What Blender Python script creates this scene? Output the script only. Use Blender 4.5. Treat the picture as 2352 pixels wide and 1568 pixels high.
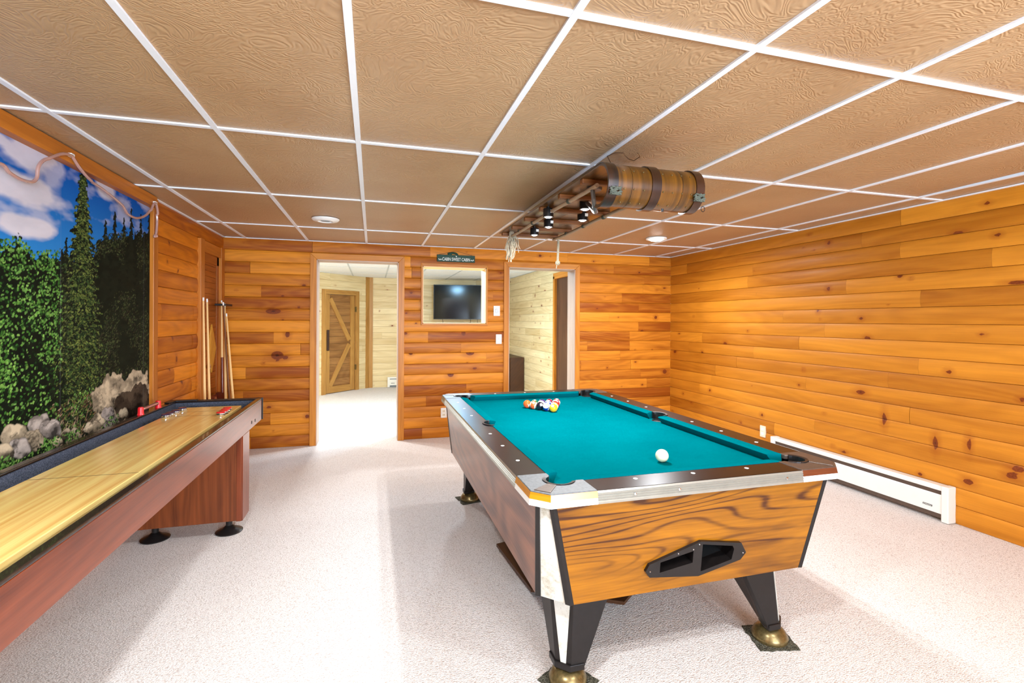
import bpy, bmesh, math, random
import numpy as np
from mathutils import Vector, Matrix
random.seed(7)
PI = math.pi
scene = bpy.context.scene
for o in list(bpy.data.objects):
    bpy.data.objects.remove(o)
COL = scene.collection

# ---------------------------------------------------------------- camera
CAMZ = 1.37
cd = bpy.data.cameras.new('camera')
cd.sensor_fit = 'HORIZONTAL'; cd.sensor_width = 36.0
cd.lens = 36.0 * 1122.83 / 2352.0
cd.shift_y = -(784 - 735.72) / 2352.0
cd.clip_start = 0.05; cd.clip_end = 60
cam = bpy.data.objects.new('camera', cd); COL.objects.link(cam)
YAW = 0.2773; ROLL = 0.005
cam.matrix_world = Matrix.Translation((0, 0, CAMZ)) @ Matrix.Rotation(-YAW, 4, 'Z') @ Matrix.Rotation(PI / 2, 4, 'X') @ Matrix.Rotation(ROLL, 4, 'Z')
scene.camera = cam

# ---------------------------------------------------------------- world, view, big lights
scene.view_settings.view_transform = 'Standard'
scene.view_settings.look = 'None'
scene.view_settings.gamma = 1.0
scene.view_settings.use_curve_mapping = False
scene.view_settings.exposure = 0.34
w = bpy.data.worlds.new('world'); scene.world = w; w.use_nodes = True
w.node_tree.nodes['Background'].inputs[0].default_value = (0.75, 0.85, 1.0, 1)
w.node_tree.nodes['Background'].inputs[1].default_value = 0.6
H = 2.222                      # ceiling height
XL, XR, YB, YF = -1.506, 3.833, 5.712, -2.8
WT = 0.21                      # back wall thickness

def area_light(name, loc, rot, sx, sy, power, col=(1, 1, 1), shape='RECTANGLE', spread=PI):
    l = bpy.data.lights.new(name, 'AREA'); l.shape = shape
    l.size = sx; l.size_y = sy; l.energy = power; l.color = col; l.spread = spread
    o = bpy.data.objects.new(name, l); COL.objects.link(o)
    o.location = loc; o.rotation_euler = rot
    return o
# added cool fill light, set at an unseen window behind the camera
area_light('added_window_fill', (1.2, YF + 0.06, 1.42), (PI / 2, 0, 0), 2.6, 1.3, 48, (0.80, 0.90, 1.0))
# added upward fill light from the same spot, to brighten the near ceiling
area_light('added_ceiling_fill', (1.2, YF + 0.08, 1.30), (PI / 2 + 0.62, 0, 0), 2.6, 1.0, 310, (0.62, 0.80, 1.0), spread=2.2)
DEN_POWER = 42
CAN_POWER = 25
SPOT_POWER = 10

# ---------------------------------------------------------------- colour / materials
def lin(c):
    out = []
    for v in c[:3]:
        v = v / 255.0
        out.append(v / 12.92 if v <= 0.04045 else ((v + 0.055) / 1.055) ** 2.4)
    return (out[0], out[1], out[2], 1.0)

class NT:
    def __init__(s, name):
        s.m = bpy.data.materials.new(name); s.m.use_nodes = True
        s.t = s.m.node_tree; s.n = s.t.nodes; s.l = s.t.links
        s.b = s.n['Principled BSDF']
    def node(s, typ, **kw):
        nd = s.n.new(typ)
        for k, v in kw.items(): setattr(nd, k, v)
        return nd
    def link(s, a, b): s.l.new(a, b)
    def val(s, sock, v):
        if hasattr(v, 'links') or isinstance(v, bpy.types.NodeSocket): s.l.new(v, sock)
        else: sock.default_value = v
    def math(s, op, a, b=0.0, clamp=False):
        nd = s.node('ShaderNodeMath', operation=op); nd.use_clamp = clamp
        s.val(nd.inputs[0], a); s.val(nd.inputs[1], b)
        return nd.outputs[0]
    def mix(s, f, a, b, blend='MIX'):
        nd = s.node('ShaderNodeMix', data_type='RGBA', blend_type=blend)
        s.val(nd.inputs[0], f); s.val(nd.inputs[6], a); s.val(nd.inputs[7], b)
        return nd.outputs[2]
    def ramp(s, f, stops):
        nd = s.node('ShaderNodeValToRGB'); cr = nd.color_ramp
        while len(cr.elements) < len(stops): cr.elements.new(0.5)
        for e, (p, c) in zip(cr.elements, stops):
            e.position = p; e.color = c if len(c) == 4 else (*c, 1)
        s.val(nd.inputs[0], f)
        return nd.outputs[0]
    def noise(s, vec, scale=1.0, detail=2.0, rough=0.5, dist=0.0):
        nd = s.node('ShaderNodeTexNoise'); nd.inputs['Scale'].default_value = scale
        nd.inputs['Detail'].default_value = detail; nd.inputs['Roughness'].default_value = rough
        nd.inputs['Distortion'].default_value = dist
        if vec is not None: s.link(vec, nd.inputs['Vector'])
        return nd.outputs[0]
    def mapping(s, vec, scale=(1, 1, 1), loc=(0, 0, 0), rot=(0, 0, 0)):
        nd = s.node('ShaderNodeMapping'); s.link(vec, nd.inputs[0])
        nd.inputs[1].default_value = loc; nd.inputs[2].default_value = rot; nd.inputs[3].default_value = scale
        return nd.outputs[0]
    def coord(s, which='Object'): return s.node('ShaderNodeTexCoord').outputs[which]
    def bump(s, h, strength=0.3, dist=0.01):
        nd = s.node('ShaderNodeBump'); nd.inputs['Strength'].default_value = strength
        nd.inputs['Distance'].default_value = dist; s.link(h, nd.inputs['Height'])
        s.link(nd.outputs[0], s.b.inputs['Normal'])
    def set(s, **kw):
        names = dict(col='Base Color', rough='Roughness', metal='Metallic', spec='Specular IOR Level', coat='Coat Weight',
                     coatr='Coat Roughness', trans='Transmission Weight', ecol='Emission Color', estr='Emission Strength', ior='IOR', alpha='Alpha')
        for k, v in kw.items(): s.val(s.b.inputs[names[k]], v)
        return s

def plain(name, c, rough=0.5, metal=0.0, spec=0.5, var=0.12, nscale=30, bump=0.0, bscale=200, coat=0.0):
    k = NT(name); base = lin(c); co = k.coord()
    n = k.noise(co, nscale, 4, 0.6)
    dark = tuple(v * (1 - var) for v in base[:3]) + (1,); lite = tuple(min(1, v * (1 + var)) for v in base[:3]) + (1,)
    k.set(col=k.ramp(n, [(0.3, dark), (0.7, lite)]), rough=rough, metal=metal, spec=spec, coat=coat)
    if bump: k.bump(k.noise(co, bscale, 2), bump, 0.002)
    return k.m

def wood(name, c_dark, c_light, u=1.2, v=14, contrast=1.0, rough=0.45, coat=0.04, bands=0.0, planks=False, spec=0.3, ukn=0.0):
    """wood with the grain along U of the metre-scaled UV map; planks adds per-board tone, joints and knots from mesh attributes"""
    k = NT(name); uv = k.coord('UV')
    a = None
    if planks:
        at = k.node('ShaderNodeAttribute', attribute_name='board'); pid = at.outputs['Fac']
        kt = k.node('ShaderNodeAttribute', attribute_name='knot'); kn = kt.outputs['Fac']
        tt = k.node('ShaderNodeAttribute', attribute_name='tone'); tone = tt.outputs['Fac']
        cb = k.node('ShaderNodeCombineXYZ'); k.val(cb.inputs[0], k.math('MULTIPLY', pid, 57.0)); k.val(cb.inputs[1], k.math('ADD', k.math('MULTIPLY', pid, 23.0), k.math('MULTIPLY', k.math('POWER', kn, 3.0), 0.035)))
        ad = k.node('ShaderNodeVectorMath', operation='ADD'); k.link(uv, ad.inputs[0]); k.link(cb.outputs[0], ad.inputs[1])
        uv = ad.outputs[0]
    g1 = k.noise(k.mapping(uv, (u, v, 1)), 1.0, 4, 0.6, 0.6)
    g2 = k.noise(k.mapping(uv, (u * 2.5, v * 14, 1)), 1.0, 3, 0.6, 0.2)
    g3 = k.noise(k.mapping(uv, (u * 0.35, v * 0.22, 1)), 1.0, 2, 0.5, 0.0)
    ring = k.math('SINE', k.math('MULTIPLY', k.noise(k.mapping(uv, (u * 0.5, v * 0.3, 1)), 1.0, 1.5, 0.4, 0.0), 95.0))
    f = k.math('ADD', k.math('MULTIPLY', g1, 0.75), k.math('MULTIPLY', g2, 0.3))
    if bands > 0.05:
        cn = k.noise(k.mapping(uv, (u * 0.42, v * 0.36, 1)), 1.0, 2.2, 0.45, 0.2)
        rg_ = k.math('SINE', k.math('MULTIPLY', cn, 190.0))
        line = k.math('POWER', k.math('MAXIMUM', rg_, 0.0), 3.0)
        patch = k.ramp(k.noise(k.mapping(uv, (u * 0.4, v * 0.5, 1), (3, 7, 0)), 1.0, 2, 0.5), [(0.38, (0.15, 0.15, 0.15)), (0.62, (1, 1, 1))])
        f = k.math('SUBTRACT', f, k.math('MULTIPLY', k.math('MULTIPLY', line, patch), bands * 2.2))
    else:
        f = k.math('ADD', f, k.math('MULTIPLY', ring, 0.05 + bands))
    f = k.math('ADD', f, k.math('MULTIPLY', g3, 0.35))
    f = k.math('ADD', k.math('MULTIPLY', k.math('SUBTRACT', f, 0.70), 1.5 * contrast), 0.5)
    if planks: f = k.math('ADD', f, k.math('MULTIPLY', k.math('SUBTRACT', tone, 0.5), 0.75))
    cd_, cl_ = lin(c_dark), lin(c_light)
    mid = tuple((x + y) / 2 for x, y in zip(cd_, cl_))
    col = k.ramp(f, [(0.05, cd_), (0.5, mid), (0.95, cl_)])
    if planks:
        # halo, knot ring, knot heart
        col = k.mix(k.ramp(kn, [(0.30, (0, 0, 0)), (0.74, (0.42, 0.42, 0.42))]), col, lin((140, 62, 10)))
        heart = k.ramp(kn, [(0.735, (0, 0, 0)), (0.765, (1, 1, 1))])
        hc = k.mix(k.noise(k.coord('UV'), 90, 3), lin((70, 26, 6)), lin((150, 70, 20)))
        col = k.mix(heart, col, hc)
        core = k.ramp(kn, [(0.90, (0, 0, 0)), (0.95, (0.75, 0.75, 0.75))])
        col = k.mix(core, col, lin((45, 15, 8)))
        jt = k.node('ShaderNodeAttribute', attribute_name='joint').outputs['Fac']
        col = k.mix(k.math('MULTIPLY', jt, 0.25), col, lin((60, 28, 8)))
    k.set(col=col, rough=rough, coat=coat, coatr=0.25, spec=spec)
    k.bump(g2, 0.12, 0.002)
    return k.m

MT = {}
MT['pine'] = wood('pine_plank', (144, 70, 6), (222, 140, 38), planks=True, coat=0.03, spec=0.22, rough=0.5)
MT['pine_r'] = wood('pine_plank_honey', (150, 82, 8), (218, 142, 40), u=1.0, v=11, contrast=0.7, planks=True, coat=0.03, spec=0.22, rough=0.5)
MT['pine_l'] = wood('pine_plank_amber', (136, 62, 2), (216, 126, 18), planks=True, coat=0.03, spec=0.22, rough=0.5)
MT['pale'] = wood('pale_plank', (190, 160, 106), (238, 220, 176), contrast=0.8, planks=True, coat=0.0)
MT['trim'] = wood('pine_trim', (160, 88, 14), (224, 148, 52), u=0.9, v=16)
MT['trim_l'] = wood('pine_trim_dark', (140, 72, 14), (206, 126, 40), u=0.9, v=16)
MT['jamb'] = wood('jamb_wood', (168, 140, 122), (214, 190, 170), u=0.9, v=20, contrast=0.5)
MT['palejamb'] = wood('pale_jamb_wood', (220, 186, 130), (250, 226, 176), u=0.9, v=20, contrast=0.5)
MT['barn'] = wood('barn_door_wood', (104, 64, 30), (170, 122, 70), u=1.4, v=10)
MT['barn2'] = wood('barn_door_rail_wood', (146, 98, 44), (192, 144, 76), u=1.2, v=14)
MT['door'] = wood('closet_door_wood', (118, 58, 12), (176, 98, 28), u=1.0, v=20)
MT['dveneer'] = wood('dark_door_veneer', (62, 36, 22), (104, 68, 46), u=0.9, v=9, contrast=1.2, coat=0)
MT['zebra'] = wood('zebra_laminate', (64, 28, 3), (178, 112, 6), u=1.1, v=7, contrast=1.1, rough=0.35, coat=0.15, bands=0.13)
MT['walnut'] = wood('walnut_laminate', (84, 42, 24), (166, 104, 68), u=0.8, v=7, contrast=1.5, rough=0.3, coat=0.4, bands=0.03)
MT['cherry'] = wood('cherry_laminate', (84, 32, 12), (136, 64, 32), u=0.9, v=9, contrast=1.2, rough=0.3, coat=0.35)
MT['cherry_v'] = wood('cherry_panel', (78, 34, 12), (150, 76, 34), u=0.9, v=16, contrast=1.1, rough=0.35, coat=0.3)
MT['maple'] = wood('maple_playfield', (214, 150, 70), (255, 232, 150), u=0.7, v=14, contrast=1.2, rough=0.16, coat=0.6)
MT['sled'] = wood('toboggan_ash', (22, 10, 3), (116, 70, 8), u=1.6, v=16, contrast=1.3, rough=0.3, coat=0.6)
MT['sled_d'] = wood('toboggan_dark', (16, 7, 3), (58, 28, 10), u=1.6, v=18, contrast=1.3, rough=0.3, coat=0.6)
MT['cleat'] = wood('toboggan_cleat', (84, 42, 14), (140, 84, 38), u=2, v=20)
MT['rod'] = wood('toboggan_rod', (130, 102, 78), (200, 172, 140), u=2, v=30, coat=0)
MT['mahog'] = wood('mahogany', (78, 26, 12), (128, 54, 26), u=1.5, v=14, rough=0.3, coat=0.4)
MT['cue'] = wood('cue_maple', (214, 164, 96), (250, 214, 150), u=1, v=40, contrast=0.5)
MT['board'] = wood('brown_board', (52, 30, 16), (88, 54, 28), u=1.2, v=10)
MT['diamond'] = wood('diamond_inlay', (190, 130, 40), (224, 168, 70), u=2, v=30)
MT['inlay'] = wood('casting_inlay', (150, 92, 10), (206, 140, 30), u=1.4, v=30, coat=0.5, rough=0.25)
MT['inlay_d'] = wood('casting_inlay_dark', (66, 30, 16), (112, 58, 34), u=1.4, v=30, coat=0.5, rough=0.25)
MT['black'] = plain('black_plastic', (22, 20, 20), 0.35)
MT['blackmetal'] = plain('black_painted_steel', (20, 16, 15), 0.4, 0, 0.35, 0.25, 40, coat=0.08)
MT['blackmatte'] = plain('black_matte', (12, 12, 12), 0.8)
MT['rail'] = plain('rail_laminate', (20, 12, 10), 0.28, 0, 0.22, 0.3, 60, coat=0.05)
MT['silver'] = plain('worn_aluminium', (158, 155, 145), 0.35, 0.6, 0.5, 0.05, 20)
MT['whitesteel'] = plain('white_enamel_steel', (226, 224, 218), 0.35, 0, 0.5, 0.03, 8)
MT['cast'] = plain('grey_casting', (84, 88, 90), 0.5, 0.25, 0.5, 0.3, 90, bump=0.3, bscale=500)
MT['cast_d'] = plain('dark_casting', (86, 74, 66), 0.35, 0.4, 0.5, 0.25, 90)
MT['brass'] = plain('tarnished_brass', (120, 104, 66), 0.3, 0.65, 0.5, 0.4, 60)
MT['chrome'] = plain('chrome', (220, 220, 222), 0.12, 1.0)
MT['cord'] = plain('grey_conduit', (110, 108, 106), 0.45, 0.3)
MT['rope'] = plain('cotton_rope', (164, 150, 126), 0.9, 0, 0.2, 0.2, 200)
MT['rtie'] = plain('grey_rope', (84, 86, 74), 0.9, 0, 0.2, 0.25, 200)
MT['wplastic'] = plain('white_plastic', (238, 236, 228), 0.35, 0, 0.5, 0.02)
MT['oplastic'] = plain('cream_plastic', (232, 222, 196), 0.35, 0, 0.5, 0.02)
MT['heater'] = plain('white_heater_enamel', (232, 230, 222), 0.3, 0, 0.5, 0.02, 6)
MT['heat_d'] = plain('heater_grille_dark', (84, 66, 54), 0.6)
MT['grid'] = plain('ceiling_grid_white', (232, 236, 240), 0.4, 0, 0.5, 0.02, 5)
MT['red'] = plain('red_plastic', (222, 20, 34), 0.3, coat=0.3)
MT['blue'] = plain('blue_plastic', (20, 26, 70), 0.25, coat=0.3)
MT['green'] = plain('green_paint', (16, 62, 44), 0.6)
MT['whitepaint'] = plain('white_paint', (226, 232, 224), 0.7, 0, 0.3, 0.02)
MT['tvblack'] = plain('tv_bezel', (14, 14, 16), 0.3)
MT['tube'] = NT('clear_rope_light').set(col=lin((206, 160, 146)), rough=0.2, trans=0.35, spec=0.6, coat=0.5).m
MT['denwhite'] = plain('white_ceiling_tile', (238, 242, 244), 0.8, 0, 0.3, 0.03, 60)

def m_dirtyplate():
    k = NT('scuffed_white_plate'); co = k.coord()
    n = k.noise(co, 14, 6, 0.7); n2 = k.noise(co, 160, 3, 0.7)
    c = k.ramp(n, [(0.3, lin((150, 138, 110))), (0.5, lin((206, 204, 192))), (0.75, lin((222, 222, 214)))])
    c = k.mix(k.ramp(n2, [(0.27, (1, 1, 1)), (0.34, (0, 0, 0))]), c, lin((88, 74, 56)))
    k.set(col=c, rough=0.45, metal=0.2); return k.m
MT['plate'] = m_dirtyplate()

def m_cloth():
    k = NT('teal_billiard_cloth'); co = k.coord()
    n = k.noise(co, 3.0, 4, 0.6); f = k.noise(co, 700, 2, 0.7); fl = k.noise(co, 130, 3, 0.8)
    c = k.ramp(n, [(0.25, lin((0, 90, 98))), (0.75, lin((0, 102, 110)))])
    c = k.mix(k.ramp(fl, [(0.70, (0, 0, 0)), (0.84, (0.35, 0.35, 0.35))]), c, lin((110, 200, 205)))
    c = k.mix(k.math('MULTIPLY', f, 0.25), c, lin((0, 76, 84)))
    k.set(col=c, rough=1.0, spec=0.0)
    k.bump(f, 0.3, 0.001); return k.m
MT['cloth'] = m_cloth()

def m_carpet(name, c1, c2, dark, fs=320.0):
    k = NT(name); co = k.coord()
    n = k.noise(co, fs, 2, 0.7); n2 = k.noise(co, 3, 3, 0.6)
    v = k.node('ShaderNodeTexVoronoi'); v.inputs['Scale'].default_value = fs * 0.75; k.link(k.mapping(co, (0.55, 1, 1)), v.inputs['Vector'])
    c = k.ramp(n, [(0.30, lin(dark)), (0.44, lin(c1)), (0.62, lin(c2))])
    c = k.mix(k.math('MULTIPLY', n2, 0.16), c, lin(c1))
    c = k.mix(k.ramp(v.outputs['Distance'], [(0.45, (0, 0, 0)), (0.9, (0.55, 0.55, 0.55))]), c, lin(dark))
    k.set(col=c, rough=1.0, spec=0.1)
    k.bump(v.outputs['Distance'], 0.6, -0.006); return k.m
MT['carpet'] = m_carpet('loop_carpet', (218, 208, 202), (248, 245, 242), (160, 142, 130))
MT['bluecarpet'] = m_carpet('gutter_carpet', (66, 72, 86), (112, 118, 134), (36, 40, 52), 420)
MT['padmat'] = m_carpet('floor_pad', (60, 58, 48), (120, 116, 100), (20, 20, 18), 300)

def m_ceil():
    k = NT('embossed_ceiling_panel'); co = k.coord()
    n = k.noise(co, 1.1, 3, 0.6); s = k.noise(co, 420, 2, 0.7)
    c = k.ramp(n, [(0.3, lin((170, 135, 97))), (0.7, lin((186, 153, 114)))])
    c = k.mix(k.math('MULTIPLY', s, 0.16), c, lin((120, 78, 44)))
    sc = k.noise(k.mapping(co, (9, 26, 1)), 1, 3, 0.7)
    c = k.mix(k.ramp(sc, [(0.76, (0, 0, 0)), (0.79, (0.7, 0.7, 0.7))]), c, lin((232, 204, 170)))
    em = k.noise(co, 5.0, 3.2, 0.55, 0.8)
    h = k.math('SINE', k.math('MULTIPLY', em, 150.0))
    k.set(col=c, rough=0.42, spec=0.45)
    k.bump(h, 0.22, 0.0025); return k.m
MT['ceil'] = m_ceil()

# ---------------------------------------------------------------- mesh helpers
class B:
    def __init__(s): s.bm = bmesh.new(); s.uvl = s.bm.loops.layers.uv.new('UVMap')
    def face_uv(s, fs, axis):
        a = Vector(axis).normalized()
        for f in fs:
            f.normal_update(); n = f.normal
            u = a - n * a.dot(n)
            if u.length < 0.2:
                u = n.orthogonal()
            u.normalize(); v = n.cross(u)
            for l in f.loops:
                p = l.vert.co; off = 3.1 * n.x + 1.7 * n.y + 0.9 * n.z
                l[s.uvl].uv = (p.dot(u) + off, p.dot(v) + off * 2)
    def box(s, x0, x1, y0, y1, z0, z1, grain=None):
        vs = [s.bm.verts.new((x, y, z)) for x in (x0, x1) for y in (y0, y1) for z in (z0, z1)]
        idx = [(0, 1, 3, 2), (4, 6, 7, 5), (0, 4, 5, 1), (2, 3, 7, 6), (0, 2, 6, 4), (1, 5, 7, 3)]
        fs = [s.bm.faces.new([vs[i] for i in f]) for f in idx]
        d = (abs(x1 - x0), abs(y1 - y0), abs(z1 - z0))
        if grain is None:
            g = [0, 0, 0]; g[d.index(max(d))] = 1; grain = g
        s.face_uv(fs, grain); return s
    def loft(s, rings, cap=True, closed=True, grain=(1, 0, 0)):
        vr = [[s.bm.verts.new(p) for p in r] for r in rings]; fs = []
        n = len(vr[0])
        for a, b in zip(vr[:-1], vr[1:]):
            for i in range(n if closed else n - 1):
                j = (i + 1) % n
                try: fs.append(s.bm.faces.new((a[i], a[j], b[j], b[i])))
                except ValueError: pass
        if cap and closed:
            fs.append(s.bm.faces.new(list(reversed(vr[0])))); fs.append(s.bm.faces.new(vr[-1]))
        s.face_uv(fs, grain); return s
    def prism(s, poly, axis, a, b, grain=None):
        """poly in the two other axes (in xyz order), extruded along axis from a to b"""
        def p3(p, t):
            l = [p[0], p[1]]; l.insert(axis, t); return tuple(l)
        g = grain or [1 if i == axis else 0 for i in range(3)]
        return s.loft([[p3(p, a) for p in poly], [p3(p, b) for p in poly]], grain=g)
    def lathe(s, prof, c=(0, 0, 0), axis=2, n=28):
        rings = []
        for r, h in prof:
            ring = []
            for i in range(n):
                t = 2 * PI * i / n; l = [r * math.cos(t), r * math.sin(t)]; l.insert(axis, h)
                ring.append((l[0] + c[0], l[1] + c[1], l[2] + c[2]))
            rings.append(ring)
        return s.loft(rings, grain=[1 if i == axis else 0 for i in range(3)])
    def tube(s, pts, r, n=8, r2=None):
        pts = [Vector(p) for p in pts]; rings = []; up = None
        for i, p in enumerate(pts):
            d = (pts[min(i + 1, len(pts) - 1)] - pts[max(i - 1, 0)]).normalized()
            if up is None: up = d.orthogonal().normalized()
            up = (up - d * up.dot(d)); up = up.normalized() if up.length > 1e-6 else d.orthogonal().normalized()
            sd = d.cross(up); rr = r if r2 is None else r + (r2 - r) * i / (len(pts) - 1)
            rings.append([tuple(p + up * rr * math.cos(2 * PI * k / n) + sd * rr * math.sin(2 * PI * k / n)) for k in range(n)])
        d = (pts[-1] - pts[0])
        return s.loft(rings, grain=tuple(d.normalized()) if d.length > 1e-5 else (0, 0, 1))
    def sphere(s, c, r, u=20, v=12, sc=(1, 1, 1)):
        rings = []
        for i in range(v + 1):
            ph = -PI / 2 + PI * i / v; rr = max(1e-4, math.cos(ph)) * r
            rings.append([(c[0] + rr * math.cos(2 * PI * k / u) * sc[0], c[1] + rr * math.sin(2 * PI * k / u) * sc[1], c[2] + r * math.sin(ph) * sc[2]) for k in range(u)])
        return s.loft(rings, grain=(0, 0, 1))
    def done(s, name, mat, parent=None, smooth=False, bevel=0.0, fix=True):
        if fix: bmesh.ops.recalc_face_normals(s.bm, faces=s.bm.faces)
        me = bpy.data.meshes.new(name); s.bm.to_mesh(me); s.bm.free()
        o = bpy.data.objects.new(name, me); COL.objects.link(o)
        if mat is not None: me.materials.append(MT[mat] if isinstance(mat, str) else mat)
        if smooth:
            me.polygons.foreach_set('use_smooth', [True] * len(me.polygons))
            try: me.set_sharp_from_angle(angle=math.radians(38))
            except Exception: pass
        if bevel:
            md = o.modifiers.new('bevel', 'BEVEL'); md.width = bevel; md.segments = 2; md.limit_method = 'ANGLE'
            md.angle_limit = math.radians(35)
        if parent is not None:
            o.parent = parent; o.matrix_parent_inverse = parent.matrix_world.inverted()
        return o

def thing(name, label, cat, loc, group=None):
    e = bpy.data.objects.new(name, None); COL.objects.link(e); e.location = loc; e.empty_display_size = 0.1
    e['label'] = label; e['category'] = cat
    if group: e['group'] = group
    e.matrix_world = Matrix.Translation(loc)
    return e
def tag(o, label, cat, group=None):
    o['label'] = label; o['category'] = cat
    if group: o['group'] = group
    return o
def st(o): o['kind'] = 'structure'; return o
def P(o, label): o['label'] = label; return o

def text_mesh(name, body, size, mat, M, parent, ext=0.0008, xs=1.0, bold=0.0):
    cu = bpy.data.curves.new(name, 'FONT'); cu.body = body; cu.size = size; cu.extrude = ext
    cu.align_x = 'CENTER'; cu.align_y = 'CENTER'; cu.offset = bold
    t = bpy.data.objects.new(name + '_tmp', cu); COL.objects.link(t)
    bpy.context.view_layer.update()
    me = bpy.data.meshes.new_from_object(t.evaluated_get(bpy.context.evaluated_depsgraph_get()))
    bpy.data.objects.remove(t)
    me.name = name; me.materials.clear(); me.materials.append(MT[mat])
    me.transform(M @ Matrix.Diagonal((xs, 1, 1, 1)))
    o = bpy.data.objects.new(name, me); COL.objects.link(o)
    o.parent = parent; o.matrix_parent_inverse = parent.matrix_world.inverted()
    return o

# ---------------------------------------------------------------- plank walls
PH = H / 18.0
def plank_wall(name, fn, length, z0, z1, mat, openings=(), knots=(), nk=30, seed=1, bulge=0.011, ph=PH, lmin=0.7, lmax=2.6, step=0.02, fine=None, ks=1.0, tones=0.5):
    """fn(u, d, z) -> xyz where u runs along the wall and d sticks out of it; horizontal boards with a rounded face"""
    rng = random.Random(seed)
    nr = int(math.ceil((z1 - z0) / ph))
    zt = [z1 - i * ph for i in range(nr + 1)]; zt[-1] = max(zt[-1], z0)
    prof = [0.0, 0.012, 0.03, 0.09, 0.2, 0.35, 0.5, 0.65, 0.8, 0.91, 0.97, 0.988]
    zs = set()
    for i in range(nr):
        for t in prof: zs.add(round(zt[i] - t * ph, 5))
    zs.add(round(z0, 5))
    for (a, b, c, d) in openings: zs.add(round(c, 5)); zs.add(round(d, 5))
    zs = sorted(z for z in zs if z >= z0 - 1e-6)
    us = set(np.round(np.arange(0, length + 1e-6, step), 5).tolist()); us.add(round(length, 5))
    joints = []
    for r in range(nr):
        u = rng.uniform(0.1, lmax); 
        js = []
        while u < length - 0.1:
            js.append(round(u, 3)); us.add(round(u - 0.0015, 5)); us.add(round(u + 0.0015, 5)); us.add(round(u, 5)); u += rng.uniform(lmin, lmax)
        joints.append(js)
    for (a, b, c, d) in openings: us.add(round(a, 5)); us.add(round(b, 5))
    us = sorted(us)
    nz, nu = len(zs), len(us)
    U, Z = np.meshgrid(np.array(us), np.array(zs))
    row = np.clip(np.floor((z1 - Z) / ph + 1e-4), 0, nr - 1).astype(int)
    t = (z1 - Z) / ph - row; t = np.where(t < 0, 0, t)
    D = bulge * (1 - (2 * t - 1) ** 2) ** 0.55
    D = np.where((t < 0.006) | (t > 0.994), -0.014, D)
    for r_, js_ in enumerate(joints):
        for j_ in js_: D = np.where((row == r_) & (np.abs(U - j_) < 1e-4), -0.010, D)
    # knots
    kl = [(u, z, rx, rz) for (u, z, rx, rz) in knots]
    for _ in range(nk):
        r = rng.randrange(nr); zz = zt[r] - ph * rng.uniform(0.2, 0.8); s = rng.choice([0.5, 0.6, 0.8, 1.0, 1.25]) * ks
        kl.append((rng.uniform(0, length), zz, 0.014 * s * rng.uniform(0.8, 1.7), 0.011 * s))
    KD = np.full(U.shape, 4.0)
    for (ku, kz, rx, rz) in kl:
        kr = int(np.clip((z1 - kz) / ph, 0, nr - 1))
        d = np.sqrt(((U - ku) / rx) ** 2 + ((Z - kz) / rz) ** 2)
        d = np.where(np.abs(row - kr) == 0, d, np.maximum(d, 0.0) if rz > ph * 0.3 else 4.0)
        KD = np.minimum(KD, d)
    KN = 1 - np.clip(KD, 0, 4) / 4
    verts = np.array([fn(u, d, z) for u, d, z in zip(U.ravel(), D.ravel(), Z.ravel())], dtype=np.float32)
    faces = []; tone = []; board = []; joint = []
    rtone = {}
    for zi in range(nz - 1):
        zc = (zs[zi] + zs[zi + 1]) / 2; r = min(nr - 1, max(0, int((z1 - zc) / ph))); js = joints[r]
        for ui in range(nu - 1):
            uc = (us[ui] + us[ui + 1]) / 2
            if any(a < uc < b and c < zc < d for (a, b, c, d) in openings): continue
            bi = sum(1 for j in js if j < uc); key = (r, bi)
            if key not in rtone: rtone[key] = (0.5 + (rng.random() - 0.5) * 2 * tones, rng.random())
            a = zi * nu + ui
            faces.append((a, a + 1, a + nu + 1, a + nu)); tone.append(rtone[key][0]); board.append(rtone[key][1])
            joint.append(1.0 if any(abs(uc - j) < 0.0016 for j in js) else 0.0)
    me = bpy.data.meshes.new(name)
    me.from_pydata(verts.tolist(), [], faces)
    uvl = me.uv_layers.new(name='UVMap')
    vi = np.empty(len(me.loops), dtype=np.int32); me.loops.foreach_get('vertex_index', vi)
    uvs = np.stack([U.ravel()[vi], Z.ravel()[vi]], axis=1).astype(np.float32)
    uvl.data.foreach_set('uv', uvs.ravel())
    for nm, arr, dom in (('tone', tone, 'FACE'), ('board', board, 'FACE'), ('joint', joint, 'FACE'), ('knot', KN.ravel().tolist(), 'POINT')):
        at = me.attributes.new(nm, 'FLOAT', dom); at.data.foreach_set('value', arr)
    me.polygons.foreach_set('use_smooth', [True] * len(me.polygons))
    me.materials.append(MT[mat]); me.update()
    me.set_sharp_from_angle(angle=math.radians(40))
    o = bpy.data.objects.new(name, me); COL.objects.link(o)
    return st(o)

# ---------------------------------------------------------------- room shell
# floor (runs on into the den)
b = B(); b.box(-4.2, XR + 0.3, YF - 0.1, 11.0, -0.05, 0.0); st(b.done('floor', 'carpet'))

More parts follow.
